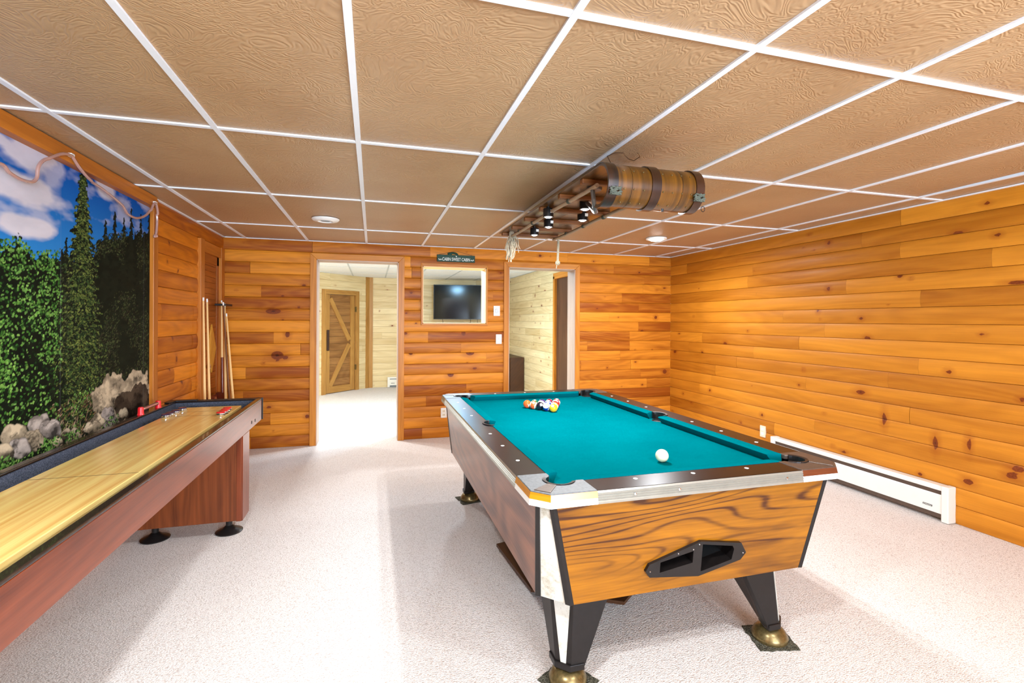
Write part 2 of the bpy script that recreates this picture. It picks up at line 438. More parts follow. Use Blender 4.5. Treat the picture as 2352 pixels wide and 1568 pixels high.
# back wall: face at y = YB towards the room
D1 = (-0.590, 0.279, 0.0, 2.025); WN = (0.551, 1.298, 1.330, 1.990); D2 = (1.579, 2.444, 0.0, 2.015)
def ub(x): return x - XL
ops = [(ub(a), ub(c), d, e) for (a, c, d, e) in (D1, WN, D2)]
kb = [(ub(x), z, rx, rz) for x, z, rx, rz in [
    (0.42, 0.985, .022, .016), (1.03, 1.215, .026, .028), (1.11, 0.985, .050, .030), (1.08, 0.865, .011, .008), (0.88, 0.735, .036, .030),
    (0.36, 1.215, .02, .016), (0.42, 1.68, .02, .013), (-1.02, 1.455, .075, .030), (-0.93, 1.36, .014, .012), (-0.88, 1.21, .022, .036),
    (-0.98, 0.985, .060, .045), (-0.90, 0.96, .030, .02), (-0.68, 0.32, .022, .02), (-0.72, 1.74, .022, .012), (-0.93, 1.62, .02, .012),
    (-0.77, 1.50, .02, .010), (3.60, 1.42, .022, .022), (3.40, 1.24, .022, .018), (3.74, 0.70, .03, .03), (2.75, 1.53, .016, .012),
    (2.9, 0.77, .014, .012), (3.30, 0.99, .009, .009), (3.55, 0.99, .009, .009), (3.05, 1.42, .010, .008), (2.7, 2.13, .016, .01)]]
plank_wall('wall_back', lambda u, d, z: (XL + u, YB - d, z), XR - XL, 0.0, H, 'pine', ops, kb, 48, 11, ks=1.0, lmin=0.6, lmax=1.8, fine=1)
# thickness of the back wall (den side and core) as one solid with the same openings
def wall_solid(name, x0, x1, y0, y1, openings, mat):
    b = B(); xs = sorted({x0, x1, *[v for o in openings for v in o[:2]]}); zs = sorted({0.0, H + 0.06, *[v for o in openings for v in o[2:]]})
    for i in range(len(xs) - 1):
        for j in range(len(zs) - 1):
            xc, zc = (xs[i] + xs[i + 1]) / 2, (zs[j] + zs[j + 1]) / 2
            if any(o[0] < xc < o[1] and o[2] < zc < o[3] for o in openings): continue
            b.box(xs[i], xs[i + 1], y0, y1, zs[j], zs[j + 1], grain=(1, 0, 0))
    return st(b.done(name, mat))
wall_solid('wall_back_core', XL - 2.6, XR + 0.1, YB + 0.02, YB + WT, [D1, WN, D2], 'palejamb')

# right wall
XRD = 6
kr = [(YB - y, z, rx, rz) for y, z, rx, rz in [
    (2.42, 1.03, .02, .016), (3.05, 0.80, .04, .018), (2.86, 0.62, .018, .05), (2.50, 0.52, .018, .05), (2.30, 0.56, .016, .045), (2.04, 0.47, .03, .02),
    (2.07, 0.42, .03, .02), (2.37, 1.98, .03, .014), (3.35, 2.06, .02, .018), (4.65, 1.12, .03, .02), (5.05, 0.99, .02, .02), (5.60, 0.97, .03, .02),
    (3.0, 1.24, .024, .02), (3.05, 1.40, .018, .012), (3.35, 1.66, .02, .02), (2.75, 1.72, .02, .014), (3.45, 1.47, .016, .02), (2.15, 1.93, .02, .014),
    (2.05, 1.62, .05, .012), (2.02, 0.90, .02, .014), (2.30, 0.31, .03, .02), (3.65, 0.78, .012, .01), (4.3, 1.27, .014, .010), (4.1, 0.42, .02, .016),
    (3.6, 0.93, .014, .014), (4.9, 0.56, .02, .016), (5.25, 0.36, .016, .014), (3.3, 0.30, .014, .012), (2.6, 0.27, .016, .012), (4.4, 0.28, .016, .014)]]
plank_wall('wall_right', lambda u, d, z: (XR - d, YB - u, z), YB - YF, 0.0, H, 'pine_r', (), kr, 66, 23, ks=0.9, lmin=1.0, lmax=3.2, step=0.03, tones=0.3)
# left wall: planked beyond the mural
MY1, TY1 = 3.98, 4.075
DY0, DY1 = 5.045, 5.56
plank_wall('wall_left', lambda u, d, z: (XL + d, MY1 + u, z), YB - MY1, 0.0, H, 'pine_l', [(DY0 - MY1, DY1 - MY1, 0.0, 1.995)],
           [(0.35, 0.98, .012, .02), (0.32, 1.95, .012, .02), (0.40, 1.22, .012, .02), (0.47, 1.05, .015, .03), (0.60, 0.86, .02, .028), (0.5, 1.75, .012, .015), (0.28, 1.80, .015, .012)], 12, 5, bulge=0.013, lmin=1.2, lmax=3.0, ks=0.7)
b = B(); b.box(XL - 0.1, XL + 0.0035, YF, MY1 + 0.005, 0, H + 0.05); b.box(XL - 0.1, XL - 0.03, MY1, YB, 0, H + 0.05); st(b.done('wall_left_core', 'trim_l'))
plank_wall('wall_front', lambda u, d, z: (XR - u, YF + d, z), XR - XL, 0.0, H, 'pine', [(1.2, 4.0, 0.72, 2.06)], (), 20, 31, step=0.2)
b = B()
for (x0, x1, z0, z1) in ((-0.22, -0.12, .70, 2.08), (2.68, 2.78, .70, 2.08), (-0.22, 2.78, 2.06, 2.16), (-0.22, 2.78, .62, .74), (1.24, 1.30, .72, 2.08)):
    b.box(x0, x1, YF - 0.05, YF + 0.03, z0, z1)
o = st(b.done('added_window', 'trim', bevel=0.003))  # unseen window frame, added around the fill light
# ceiling
CX0, CW, CY0, CD = -1.2905, 0.6096, 1.2626, 1.203
gx = [CX0 + i * CW for i in range(9)]; gy = [CY0 + j * CD for j in range(-4, 4)]
b = B(); xs = [XL - 0.05] + gx + [XR + 0.05]; ys = [YF - 0.05] + [y for y in gy if y > YF] + [YB + 0.02]
zc = H + 0.005
for i in range(len(xs) - 1):
    for j in range(len(ys) - 1):
        x0, x1, y0, y1 = xs[i], xs[i + 1], ys[j], ys[j + 1]
        if i == 8 and abs(y0 - CY0) < 0.01:           # the panel that has slipped and leaves a dark gap beside the bar
            x1a, x1b = x1 - 0.045, x1 - 0.012
            vs = [b.bm.verts.new(p) for p in ((x0, y0, zc), (x1b - 0.02, y0, zc), (x1a, (y0 + y1) / 2, zc), (x1 - 0.012, y1, zc), (x0, y1, zc))]
            f = b.bm.faces.new(list(reversed(vs)))
            continue
        vs = [b.bm.verts.new(p) for p in ((x0, y0, zc), (x0, y1, zc), (x1, y1, zc), (x1, y0, zc))]
        b.bm.faces.new(vs)
ceil = st(b.done('ceiling', 'ceil', fix=False))
b = B(); b.box(XL - 0.1, XR + 0.1, YF - 0.1, YB + 0.02, H + 0.05, H + 0.09)
st(b.done('ceiling_plenum', plain('insulation', (58, 62, 66), 0.9, var=0.6, nscale=80), ceil))
b = B()
for x in gx: b.box(x - 0.012, x + 0.012, YF, YB - 0.002, H - 0.0025, H + 0.02)
for y in gy:
    if y > YF: b.box(XL, XR, y - 0.012, y + 0.012, H - 0.0015, H + 0.02)
b.box(XL, XR, YB - 0.022, YB + 0.0, H - 0.004, H + 0.003); b.box(XR - 0.026, XR, YF, YB, H - 0.004, H + 0.003); b.box(XL, XL + 0.024, MY1, YB, H - 0.004, H + 0.003)
st(b.done('ceiling_grid', 'grid', ceil))

# trims
def frame_trim(name, x0, x1, z1, wtrim, y, mat, z0=0.0, t=0.02, bottom=False, wt=None):
    """door casing on the back wall with mitred head; inner edge x0..x1, top z1"""
    b = B(); wt = wt or wtrim
    ya, yb = y - t, y + 0.004
    zb = z0 - (wtrim if bottom else 0)
    b.loft([[(x0 - wtrim, yy, zb), (x0, yy, z0), (x0, yy, z1), (x0 - wtrim, yy, z1 + wt)] for yy in (ya, yb)], grain=(0, 0, 1))
    b.loft([[(x1, yy, z0), (x1 + wtrim, yy, zb), (x1 + wtrim, yy, z1 + wt), (x1, yy, z1)] for yy in (ya, yb)], grain=(0, 0, 1))
    b.loft([[(x0 - wtrim, yy, z1 + wt), (x0, yy, z1), (x1, yy, z1), (x1 + wtrim, yy, z1 + wt)] for yy in (ya, yb)], grain=(1, 0, 0))
    if bottom: b.loft([[(x0 - wtrim, yy, zb), (x1 + wtrim, yy, zb), (x1, yy, z0), (x0, yy, z0)] for yy in (ya, yb)], grain=(1, 0, 0))
    return st(b.done(name, mat, bevel=0.003))
def jamb(name, x0, x1, z1, y0, y1, mat, z0=0.0, sill=False):
    b = B(); b.box(x0, x0 + 0.008, y0, y1, z0, z1); b.box(x1 - 0.008, x1, y0, y1, z0, z1); b.box(x0, x1, y0, y1, z1 - 0.008, z1)
    if sill: b.box(x0, x1, y0, y1, z0, z0 + 0.008)
    return st(b.done(name, mat))
frame_trim('trim_1', D1[0], D1[1], D1[3], 0.066, YB - 0.008, 'trim')
jamb('trim_2', D1[0], D1[1], D1[3], YB - 0.02, YB + WT, 'jamb')
frame_trim('trim_3', D2[0], D2[1], D2[3], 0.063, YB - 0.008, 'trim')
jamb('trim_4', D2[0], D2[1], D2[3], YB - 0.02, YB + WT, 'jamb')
frame_trim('window_1', WN[0], WN[1], WN[3], 0.020, YB - 0.006, 'trim', z0=WN[2], bottom=True, wt=0.036)
jamb('trim_5', WN[0], WN[1], WN[3], YB - 0.02, YB + WT, 'palejamb', z0=WN[2], sill=True)
# left wall trims
b = B(); b.box(XL - 0.01, XL + 0.03, MY1, MY1 + 0.045, 0, H); b.box(XL - 0.01, XL + 0.022, MY1 + 0.045, TY1, 0, H); st(b.done('trim_6', 'trim_l', bevel=0.004))
b = B(); b.box(XL - 0.01, XL + 0.05, YF, MY1, 2.145, H - 0.001); st(b.done('trim_7', 'trim_l', bevel=0.004))
b = B(); b.box(XL - 0.01, XL + 0.034, DY0 - 0.105, DY0, 0, H - 0.13); b.box(XL - 0.01, XL + 0.034, DY1, DY1 + 0.10, 0, H - 0.13)
b.box(XL - 0.01, XL + 0.028, DY0 - 0.0, DY1, 1.985, H - 0.135); st(b.done('trim_8', 'trim_l', bevel=0.004))

# closet door in the left wall, with a diamond panel
b = B(); b.box(XL - 0.03, XL - 0.005, DY0, DY1, 0.005, 1.985, grain=(0, 1, 0))
for i in range(34):
    z = 0.10 + i * 0.054
    b.box(XL - 0.008, XL + 0.001, DY0 + 0.065, DY1 - 0.065, z, z + 0.050, grain=(0, 1, 0))
d3 = st(b.done('door_3', 'door', bevel=0.0015))
b = B(); b.box(XL - 0.01, XL + 0.008, DY0, DY0 + 0.06, 0.005, 1.985); b.box(XL - 0.01, XL + 0.008, DY1 - 0.06, DY1, 0.005, 1.985)
b.box(XL - 0.01, XL + 0.008, DY0, DY1, 1.90, 1.985); b.box(XL - 0.01, XL + 0.008, DY0, DY1, 0.005, 0.10); b.done('door_frame', 'door', d3, bevel=0.002)
yc, zc2 = 5.345, 1.085
b = B(); b.prism([(yc - 0.13, zc2), (yc, zc2 - 0.235), (yc + 0.13, zc2), (yc, zc2 + 0.235)], 0, XL - 0.004, XL + 0.012); b.done('diamond_panel', 'diamond', d3, bevel=0.004)
b = B(); b.lathe([(0.010, 0), (0.010, 0.03), (0.026, 0.04), (0.030, 0.055), (0.02, 0.068), (0.002, 0.07)], (XL, DY0 + 0.05, 0.93), 0); b.done('door_knob', 'chrome', d3, smooth=True)

# ---------------------------------------------------------------- mural on the left wall
def pxray(x, y):
    f, cy, cx = 1122.83, 735.72, 1176.0
    a = (x - cx) / f; bb = -(y - cy) / f; cr, sr = math.cos(ROLL), math.sin(ROLL)
    u = a * cr - bb * sr; wv = a * sr + bb * cr; c, s = math.cos(YAW), math.sin(YAW)
    return u * c + s, -u * s + c, wv
def mw(x, y):                      # a spot read off the photo -> (y, z) on the mural's wall
    r = pxray(x, y); t = XL / r[0]; return r[1] * t, r[2] * t + CAMZ

def make_mural():
    rs = np.random.RandomState(3)
    y0, y1, z0, z1, px = 0.2, MY1, 0.12, 2.147, 0.0033
    Wd, Hg = int((y1 - y0) / px), int((z1 - z0) / px)
    def vn(sx, sy, seed):
        r = np.random.RandomState(seed); g = r.rand(int(Hg * px / sy) + 3, int(Wd * px / sx) + 3)
        yy = np.arange(Hg) * px / sy; xx = np.arange(Wd) * px / sx
        yi, xi = yy.astype(int), xx.astype(int); fy, fx = yy - yi, xx - xi
        fy = fy * fy * (3 - 2 * fy); fx = fx * fx * (3 - 2 * fx)
        a = g[yi][:, xi]; b_ = g[yi][:, xi + 1]; c = g[yi + 1][:, xi]; d = g[yi + 1][:, xi + 1]
        return (a * (1 - fx) + b_ * fx) * (1 - fy)[:, None] + (c * (1 - fx) + d * fx) * fy[:, None]
    def fbm(sx, sy, seed, o=5):
        t = 0; amp = 1; tot = 0
        for i in range(o): t = t + amp * vn(sx / 2 ** i, sy / 2 ** i, seed + i * 17); tot += amp; amp *= 0.55
        return t / tot
    Y = y0 + (np.arange(Wd) + 0.5) * px; Z = z0 + (np.arange(Hg) + 0.5) * px
    YY, ZZ = np.meshgrid(Y, Z)
    C3 = lambda c: np.array(lin(c)[:3])
    # sky
    t = np.clip((ZZ - 1.3) / 0.85, 0, 1)[..., None]
    img = C3((58, 150, 214)) * (1 - t) + C3((0, 74, 160)) * t
    cl = fbm(0.75, 0.26, 5, 6) + 0.5 * fbm(0.2, 0.09, 90, 4) - 0.25
    cm = np.clip((cl - 0.58) / 0.14, 0, 1)[..., None] * 0.5
    for (cx, cy, ry, rz, a) in ((60, 345, .42, .16, .5), (40, 430, .5, .12, .55), (120, 380, .16, .20, .3), (70, 530, .4, .10, .55), (240, 430, .18, .12, .5), (0, 320, .25, .06, .5)):
        yy, zz = mw(cx, cy); e = np.exp(-(((YY - yy) / ry) ** 2 + ((ZZ - zz) / rz) ** 2) * 2.2)
        cm = np.maximum(cm, np.clip((e * 1.25 + cl * 1.5 - 1.30) * 2.6, 0, 1)[..., None] * min(1, a * 1.7))
    cmask = np.clip(cm, 0, 1)
    img = img * (1 - cmask) + (C3((214, 208, 214)) * (0.72 + 0.4 * fbm(0.3, 0.12, 44)[..., None])) * cmask
    # tree line
    def prof(pts):
        ys = [mw(*p)[0] for p in pts]; zs_ = [mw(*p)[1] for p in pts]; o = np.argsort(ys); return np.interp(Y, np.array(ys)[o], np.array(zs_)[o])
    rag = fbm(0.06, 0.06, 71)
    base = prof([(0, 562), (40, 550), (75, 590), (110, 585), (150, 575), (190, 600), (225, 560), (250, 545), (290, 540), (342, 540)])
    tree = ZZ < (base[None, :] + (rag - 0.5) * 0.14 - 0.04 * (Y < 2.5)[None, :])
    spy, spt = mw(188, 372)[0], mw(188, 372)[1] + 0.02
    def conifer(cy_, ct, slope, layer, sd, base_w=0.008):
        h_ = ct - ZZ; lay = layer * (1 + 0.35 * (h_ > 0.5))
        side = (YY > cy_).astype(int)
        ph_ = (h_ + 0.35 * layer * side + 0.25 * layer * vn(0.5, 0.3, sd)) / lay; fr_ = ph_ - np.floor(ph_)
        env = base_w + h_ * slope
        wd = env * (0.30 + 0.74 * fr_) * (0.72 + 0.55 * vn(0.05, 0.03, sd + 3)) + 0.012 * (vn(0.012, 0.012, sd + 5) - 0.4)
        return (np.abs(YY - cy_) < wd) & (h_ > 0) & (h_ < 1.5)
    spruce = conifer(spy, spt, 0.22, 0.085, 8)
    tree |= spruce
    cons = [(240, 505, .22, .06), (262, 486, .16, .06), (300, 478, .15, .05), (322, 492, .18, .05), (283, 500, .2, .05), (150, 545, .16, .05), (140, 575, .2, .05), (342, 482, .2, .05)]
    cmask_ = []
    for i_, (cx, cy, sl, ly) in enumerate(cons):
        yy_, zz_ = mw(cx, cy); m_ = conifer(yy_, zz_, sl, ly, 300 + i_ * 11); cmask_.append(m_); tree |= m_
    img[tree] = C3((14, 20, 12)) * (0.5 + fbm(0.05, 0.05, 12)[tree][:, None])
    # leaf strokes
    def stamp(n, zone, cols, ry, rz, ang=0.0, seed=0):
        r = np.random.RandomState(seed)
        for _ in range(n):
            yy, zz = zone(r); xi = (yy - y0) / px; zi = (zz - z0) / px
            a = r.uniform(*ry) / px; b_ = r.uniform(*rz) / px; R = int(max(a, b_)) + 1
            i0, i1, j0, j1 = int(zi) - R, int(zi) + R + 1, int(xi) - R, int(xi) + R + 1
            if i0 < 0 or j0 < 0 or i1 >= Hg or j1 >= Wd: continue
            th = ang + r.uniform(-0.6, 0.6); gi, gj = np.mgrid[i0:i1, j0:j1]
            dy, dx = gi - zi, gj - xi
            e = ((dx * math.cos(th) + dy * math.sin(th)) / max(a, .8)) ** 2 + ((-dx * math.sin(th) + dy * math.cos(th)) / max(b_, .8)) ** 2
            m = e < 1
            if not m.any(): continue
            c = cols[r.randint(len(cols))] * r.uniform(0.6, 1.35)
            img[i0:i1, j0:j1][m] = c
    G1 = [C3(c) for c in ((48, 92, 34), (84, 132, 52), (116, 158, 74), (22, 44, 18), (14, 26, 12), (96, 140, 66), (30, 60, 26))]
    GD = [C3(c) for c in ((40, 52, 30), (54, 66, 36), (16, 20, 14), (72, 80, 48), (46, 42, 32), (12, 16, 12))]
    for i_, m_ in enumerate(cmask_): img[m_] = C3((20, 26, 16)) * (0.4 + 1.3 * fbm(0.10, 0.035, 400 + i_))[m_][:, None]
    GS = [C3(c) for c in ((44, 66, 34), (74, 92, 42), (24, 38, 24), (104, 116, 56), (12, 18, 12))]
    lump = fbm(0.25, 0.22, 55, 4)
    def inlump(yy, zz, r, th=0.5):
        i = min(Hg - 1, max(0, int((zz - z0) / px))); j = min(Wd - 1, max(0, int((yy - y0) / px)))
        return lump[i, j] > th - 0.08 + r.uniform(-0.06, 0.06)
    def rect(ya, yb, za, zb, lf=False):
        def f(r):
            for _ in range(12):
                yy, zz = r.uniform(ya, yb), r.uniform(za, zb)
                j = min(Wd - 1, int((yy - y0) / px))
                if zz < base[j] + 0.02 and (not lf or inlump(yy, zz, r)): break
            return yy, zz
        return f
    ysp = mw(140, 600)[0]
    stamp(11000, rect(2.95, y1, 0.55, 1.95, True), GD, (.003, .012), (.0018, .004), 0.5, 1)
    stamp(9000, rect(y0 + .3, 2.95, 0.6, 1.75), G1, (.004, .011), (.003, .007), 0.2, 2)
    stamp(7000, rect(y0 + .3, 2.98, 0.6, 1.72, True), G1[:3] + G1[5:6], (.004, .010), (.003, .007), 0.2, 3)
    def sz(r):
        zz = spt - (spt - 0.75) * r.rand() ** 0.7; hw = 0.006 + (spt - zz) * 0.13
        return spy + r.uniform(-1, 1) * hw, zz
    stamp(4200, sz, GS, (.005, .014), (.0018, .004), -0.15, 4)
    for k in range(34):            # spruce boughs drooping out of the trunk
        zz = spt - 0.04 - k * 0.035; hw = 0.012 + (spt - zz) * 0.215
        for sgn in (-1, 1):
            L = hw * rs.uniform(0.75, 1.25)
            def bz(r, zz=zz, L=L, sgn=sgn):
                q = r.rand(); return spy + sgn * q * L, zz - 0.05 * q + 0.02 * q * q + r.uniform(-.006, .006)
            stamp(46, bz, GS[:2] + GS[3:] + [C3((16, 24, 16))], (.006, .014), (.002, .005), -0.3 * sgn, 100 + k)
    # undergrowth
    stamp(5200, rect(y0 + .3, 3.4, 0.42, 0.98, True), G1 + [C3((130, 160, 84)), C3((92, 116, 76))], (.003, .009), (.002, .006), 0.3, 6)
    stamp(900, rect(2.9, y1, 0.55, 0.95), [C3((116, 84, 60)), C3((150, 128, 104)), C3((70, 52, 40))], (.006, .020), (.001, .0022), 0.8, 7)
    # water
    wt_ = ZZ < np.interp(Y, [0.2, 2.4, 3.0, 4.0], [0.50, 0.50, 0.46, 0.52])[None, :]
    wv = fbm(0.20, 0.012, 33, 4)
    img[wt_] = (C3((20, 22, 26)) * (0.4 + 1.2 * wv[..., None]))[wt_]
    hl = wt_ & (wv > 0.62); img[hl] = C3((112, 118, 134))
    gl = wt_ & (fbm(0.3, 0.03, 35) > 0.60) & (YY < 3.0); img[gl] = C3((128, 84, 46)) * (0.6 + fbm(0.02, 0.01, 77)[gl][:, None])
    # boulders
    def rock(pts, col, sd):
        q = [mw(*p) for p in pts]; cy_, cz_ = sum(a[0] for a in q) / len(q), sum(a[1] for a in q) / len(q)
        ang = np.arctan2(ZZ - cz_, YY - cy_); rad = np.hypot(YY - cy_, ZZ - cz_)
        qa = np.array([math.atan2(a[1] - cz_, a[0] - cy_) for a in q]); qr = np.array([math.hypot(a[0] - cy_, a[1] - cz_) for a in q])
        o = np.argsort(qa); qa, qr = qa[o], qr[o]
        R = np.interp(ang, np.concatenate([qa - 2 * PI, qa, qa + 2 * PI]), np.tile(qr, 3)) * (0.93 + 0.14 * fbm(0.05, 0.05, sd))
        q1 = fbm(0.07, 0.05, sd + 5, 6); R = R * (0.9 + 0.25 * vn(0.035, 0.035, sd + 9)); m = rad < R
        crk = np.abs(fbm(0.16, 0.07, sd + 31, 5) - 0.5); ledge = np.sign(np.sin(ZZ * 55 + q1 * 16 + YY * 9)) * 0.10
        sh = np.clip(0.66 + 0.55 * np.sign(ZZ - cz_) * np.abs((ZZ - cz_) / (R * 1.2 + 1e-3)) ** 0.6 + 2.6 * (q1 - 0.5) + ledge, 0.10, 1.35) * (0.35 + 0.65 * np.clip(crk / 0.018, 0, 1)) * np.clip((R - rad) / 0.012 + 0.35, 0, 1)
        img[m] = (col * sh[..., None])[m]
    tan, gry = C3((176, 160, 134)), C3((160, 150, 142))
    rock([(205, 905), (235, 880), (285, 876), (343, 880), (343, 925), (300, 935), (300, 960), (270, 965), (240, 950), (215, 940)], tan, 201)
    rock([(262, 925), (300, 905), (343, 915), (343, 950), (320, 955), (285, 960)], C3((70, 58, 46)), 205)
    for i, (cx, cy, rx_, ry_) in enumerate(((30, 1000, 34, 22), (88, 975, 30, 18), (75, 1010, 24, 20), (40, 1030, 26, 20), (10, 1040, 18, 24), (112, 985, 26, 18), (228, 965, 22, 12), (255, 975, 20, 10), (210, 985, 24, 10), (300, 975, 18, 7), (160, 1000, 26, 10), (325, 965, 15, 6), (-60, 1060, 50, 40), (-160, 1100, 60, 50), (130, 1015, 12, 8), (245, 950, 16, 12), (280, 950, 12, 10))):
        rock([(cx - rx_, cy + ry_ * .3), (cx - rx_ * .7, cy - ry_ * .7), (cx, cy - ry_), (cx + rx_ * .8, cy - ry_ * .6), (cx + rx_, cy + ry_ * .4), (cx + rx_ * .4, cy + ry_), (cx - rx_ * .5, cy + ry_)], gry if i % 2 else tan, 220 + i * 9)
    stamp(2600, rect(2.3, 3.55, 0.52, 0.78, True), G1 + [C3((120, 150, 76))], (.003, .008), (.002, .006), 0.3, 9)
    # seams between the paper strips
    for ys_ in (mw(137, 600)[0], mw(137, 600)[0] - 0.92, mw(137, 600)[0] + 0.92):
        m = np.abs(YY - ys_) < 0.0022; img[m] = img[m] * 0.8 + C3((170, 180, 190)) * 0.12
    # mesh
    fy = [y0 + (y1 - y0) * 0 ]
    ycols = np.concatenate([np.arange(y0, 2.15, 0.02), np.arange(2.15, y1, px), [y1]]); zrow = np.concatenate([np.arange(z0, z1, px), [z1]])
    nu, nz = len(ycols), len(zrow)
    gy_, gz_ = np.meshgrid(ycols, zrow)
    co = np.stack([np.full(gy_.size, XL + 0.004), gy_.ravel(), gz_.ravel()], 1).astype(np.float32)
    a = (np.arange(nz - 1)[:, None] * nu + np.arange(nu - 1)[None, :]).ravel()
    fc = np.stack([a, a + nu, a + nu + 1, a + 1], 1).astype(np.int32)
    me = bpy.data.meshes.new('mural')
    me.vertices.add(len(co)); me.vertices.foreach_set('co', co.ravel())
    me.loops.add(fc.size); me.loops.foreach_set('vertex_index', fc.ravel())
    me.polygons.add(len(fc)); me.polygons.foreach_set('loop_start', np.arange(0, fc.size, 4, dtype=np.int32)); me.polygons.foreach_set('loop_total', np.full(len(fc), 4, dtype=np.int32))
    me.update(calc_edges=True)
    ii = np.clip(((gz_ - z0) / px).astype(int), 0, Hg - 1); jj = np.clip(((gy_ - y0) / px).astype(int), 0, Wd - 1)
    cl4 = np.ones((gy_.size, 4), dtype=np.float32); cl4[:, :3] = img[ii.ravel(), jj.ravel()]
    at = me.color_attributes.new('print', 'FLOAT_COLOR', 'POINT'); at.data.foreach_set('color', cl4.ravel())
    k = NT('printed_mural'); an = k.node('ShaderNodeAttribute', attribute_name='print')
    k.set(col=an.outputs['Color'], rough=0.7, spec=0.08)
    me.materials.append(k.m)
    o = bpy.data.objects.new('forest_mural', me); COL.objects.link(o)
    tag(o, 'wall mural print of spruce trees, blue sky and lakeside boulders', 'mural')
    # paper has a thickness: a backing sheet down to the floor
make_mural()

# ---------------------------------------------------------------- den behind the back wall
DYB = 10.27; DXR = 2.7
kp = []
plank_wall('wall_den_back', lambda u, d, z: (-0.07 + u, DYB - d, z), DXR + 0.1, 0.0, H, 'pale', (), [(0.35, 1.98, .02, .008), (0.62, 1.93, .025, .012), (0.45, 1.25, .03, .012), (0.2, 1.55, .012, .012)], 22, 41, bulge=0.003, step=0.05, ks=0.9, tones=0.25)
plank_wall('wall_den_side', lambda u, d, z: (DXR - d, 5.93 + u, z), DYB - 5.93, 0.0, H, 'pale', [(0.55, 1.12, 0.0, 2.02)], [(1.9, 1.95, .03, .012), (2.1, 1.80, .02, .015), (1.6, 1.86, .03, .01), (1.75, 1.62, .03, .014), (2.3, 1.62, .02, .012), (3.0, 1.45, .02, .012), (1.8, 0.5, .02, .014)], 60, 43, bulge=0.003, step=0.05, ks=0.8, tones=0.25)
S2 = math.sqrt(0.5)
def dg(u, d, z):      # diagonal wall: u = 0 at (-0.07, 10.27) running to the near left
    return (-0.07 - u * S2 + d * S2, 10.27 - u * S2 - d * S2, z)
plank_wall('wall_den_angled', dg, 3.6, 0.0, H, 'pale', [(0.37, 1.08, 0.0, 1.84)], (), 16, 47, bulge=0.003, step=0.05, tones=0.25)
b = B(); b.box(-0.2, 3.2, DYB + 0.012, DYB + 0.1, 0, H); b.box(DXR + 0.04, DXR + 0.14, YB + WT, DYB + 0.1, 0, H); b.box(-4.3, -4.2, YB + WT, 9, 0, H); b.box(-4.3, -2.0, 7.72, 7.8, 0, H)
b.loft([[dg(-0.1, -0.1, 0), dg(3.8, -0.1, 0), dg(3.8, -0.16, 0), dg(-0.1, -0.16, 0)], [dg(-0.1, -0.1, H), dg(3.8, -0.1, H), dg(3.8, -0.16, H), dg(-0.1, -0.16, H)]])
st(b.done('wall_den_core', 'palejamb'))
b = B(); b.box(-4.3, 3.0, YB + WT - 0.05, 10.5, H, H + 0.03)
dc = st(b.done('ceiling_den', 'denwhite'))
b = B()
for i in range(9): b.box(-2.2 + i * .6096 - .012, -2.2 + i * .6096 + .012, 5.93, 10.27, H - 0.003, H + 0.01)
for i in range(5): b.box(-4, 2.7, 6.3 + i * 1.0 - .012, 6.3 + i * 1.0 + .012, H - 0.003, H + 0.01)
st(b.done('ceiling_den_grid', plain('den_grid', (196, 204, 208), 0.5), dc))
# corner post between angled and back walls
b = B(); b.loft([[dg(-0.02, 0.02, z), dg(0.10, 0.02, z), dg(0.10, -0.01, z), dg(-0.02, -0.01, z)] for z in (0, H)], grain=(0, 0, 1)); b.box(-0.07, 0.0, DYB - 0.025, DYB + 0.01, 0, H)
st(b.done('trim_9', 'barn2', bevel=0.003))
# barn door in the angled wall
def dgbox(b, u0, u1, d0, d1, z0, z1, grain=None):
    b.loft([[dg(u0, d0, z), dg(u1, d0, z), dg(u1, d1, z), dg(u0, d1, z)] for z in (z0, z1)], grain=grain or ((0, 0, 1) if z1 - z0 > u1 - u0 else (S2, S2, 0)))
b = B(); dgbox(b, 0.285, 0.37, -0.01, 0.025, 0, 1.925); dgbox(b, 1.08, 1.165, -0.01, 0.025, 0, 1.925); dgbox(b, 0.37, 1.08, -0.01, 0.025, 1.84, 1.925)
st(b.done('trim_10', 'barn2', bevel=0.003))
b = B()
for i in range(14): dgbox(b, 0.375, 1.075, -0.05, -0.028 + 0.001 * (i % 2), 0.01 + i * 0.1305, 0.01 + (i + 1) * 0.1305 - 0.003, grain=(S2, S2, 0))
d4 = st(b.done('door_4', 'barn', bevel=0.002))
b = B(); dgbox(b, 0.375, 0.475, -0.03, -0.008, 0.01, 1.837); dgbox(b, 0.975, 1.075, -0.03, -0.008, 0.01, 1.837); dgbox(b, 0.475, 0.975, -0.03, -0.010, 0.01, 0.13)
def dgbar(b, u0, z0, u1, z1, wd):
    L = math.hypot(u1 - u0, z1 - z0); nx, nz = -(z1 - z0) / L * wd / 2, (u1 - u0) / L * wd / 2
    q = [(u0 - nx, z0 - nz), (u1 - nx, z1 - nz), (u1 + nx, z1 + nz), (u0 + nx, z0 + nz)]
    a, c = Vector(dg(u0, 0, z0)), Vector(dg(u1, 0, z1))
    b.loft([[dg(u, d, z) for u, z in q] for d in (-0.028, -0.006)], grain=tuple((c - a).normalized()))
dgbar(b, 0.50, 0.98, 0.96, 1.76, 0.085); dgbar(b, 0.50, 0.90, 0.96, 0.13, 0.085)
b.done('door_brace', 'barn2', d4, bevel=0.002)
b = B(); dgbox(b, 1.0, 1.045, -0.008, 0.02, 0.80, 1.18); b.done('door_handle', plain('iron', (58, 34, 22), 0.5), d4, bevel=0.006)
for z in (0.40, 1.52):
    b = B(); dgbox(b, 0.360, 0.378, -0.012, 0.028, z, z + 0.10); b.done('hinge', 'brass', d4)
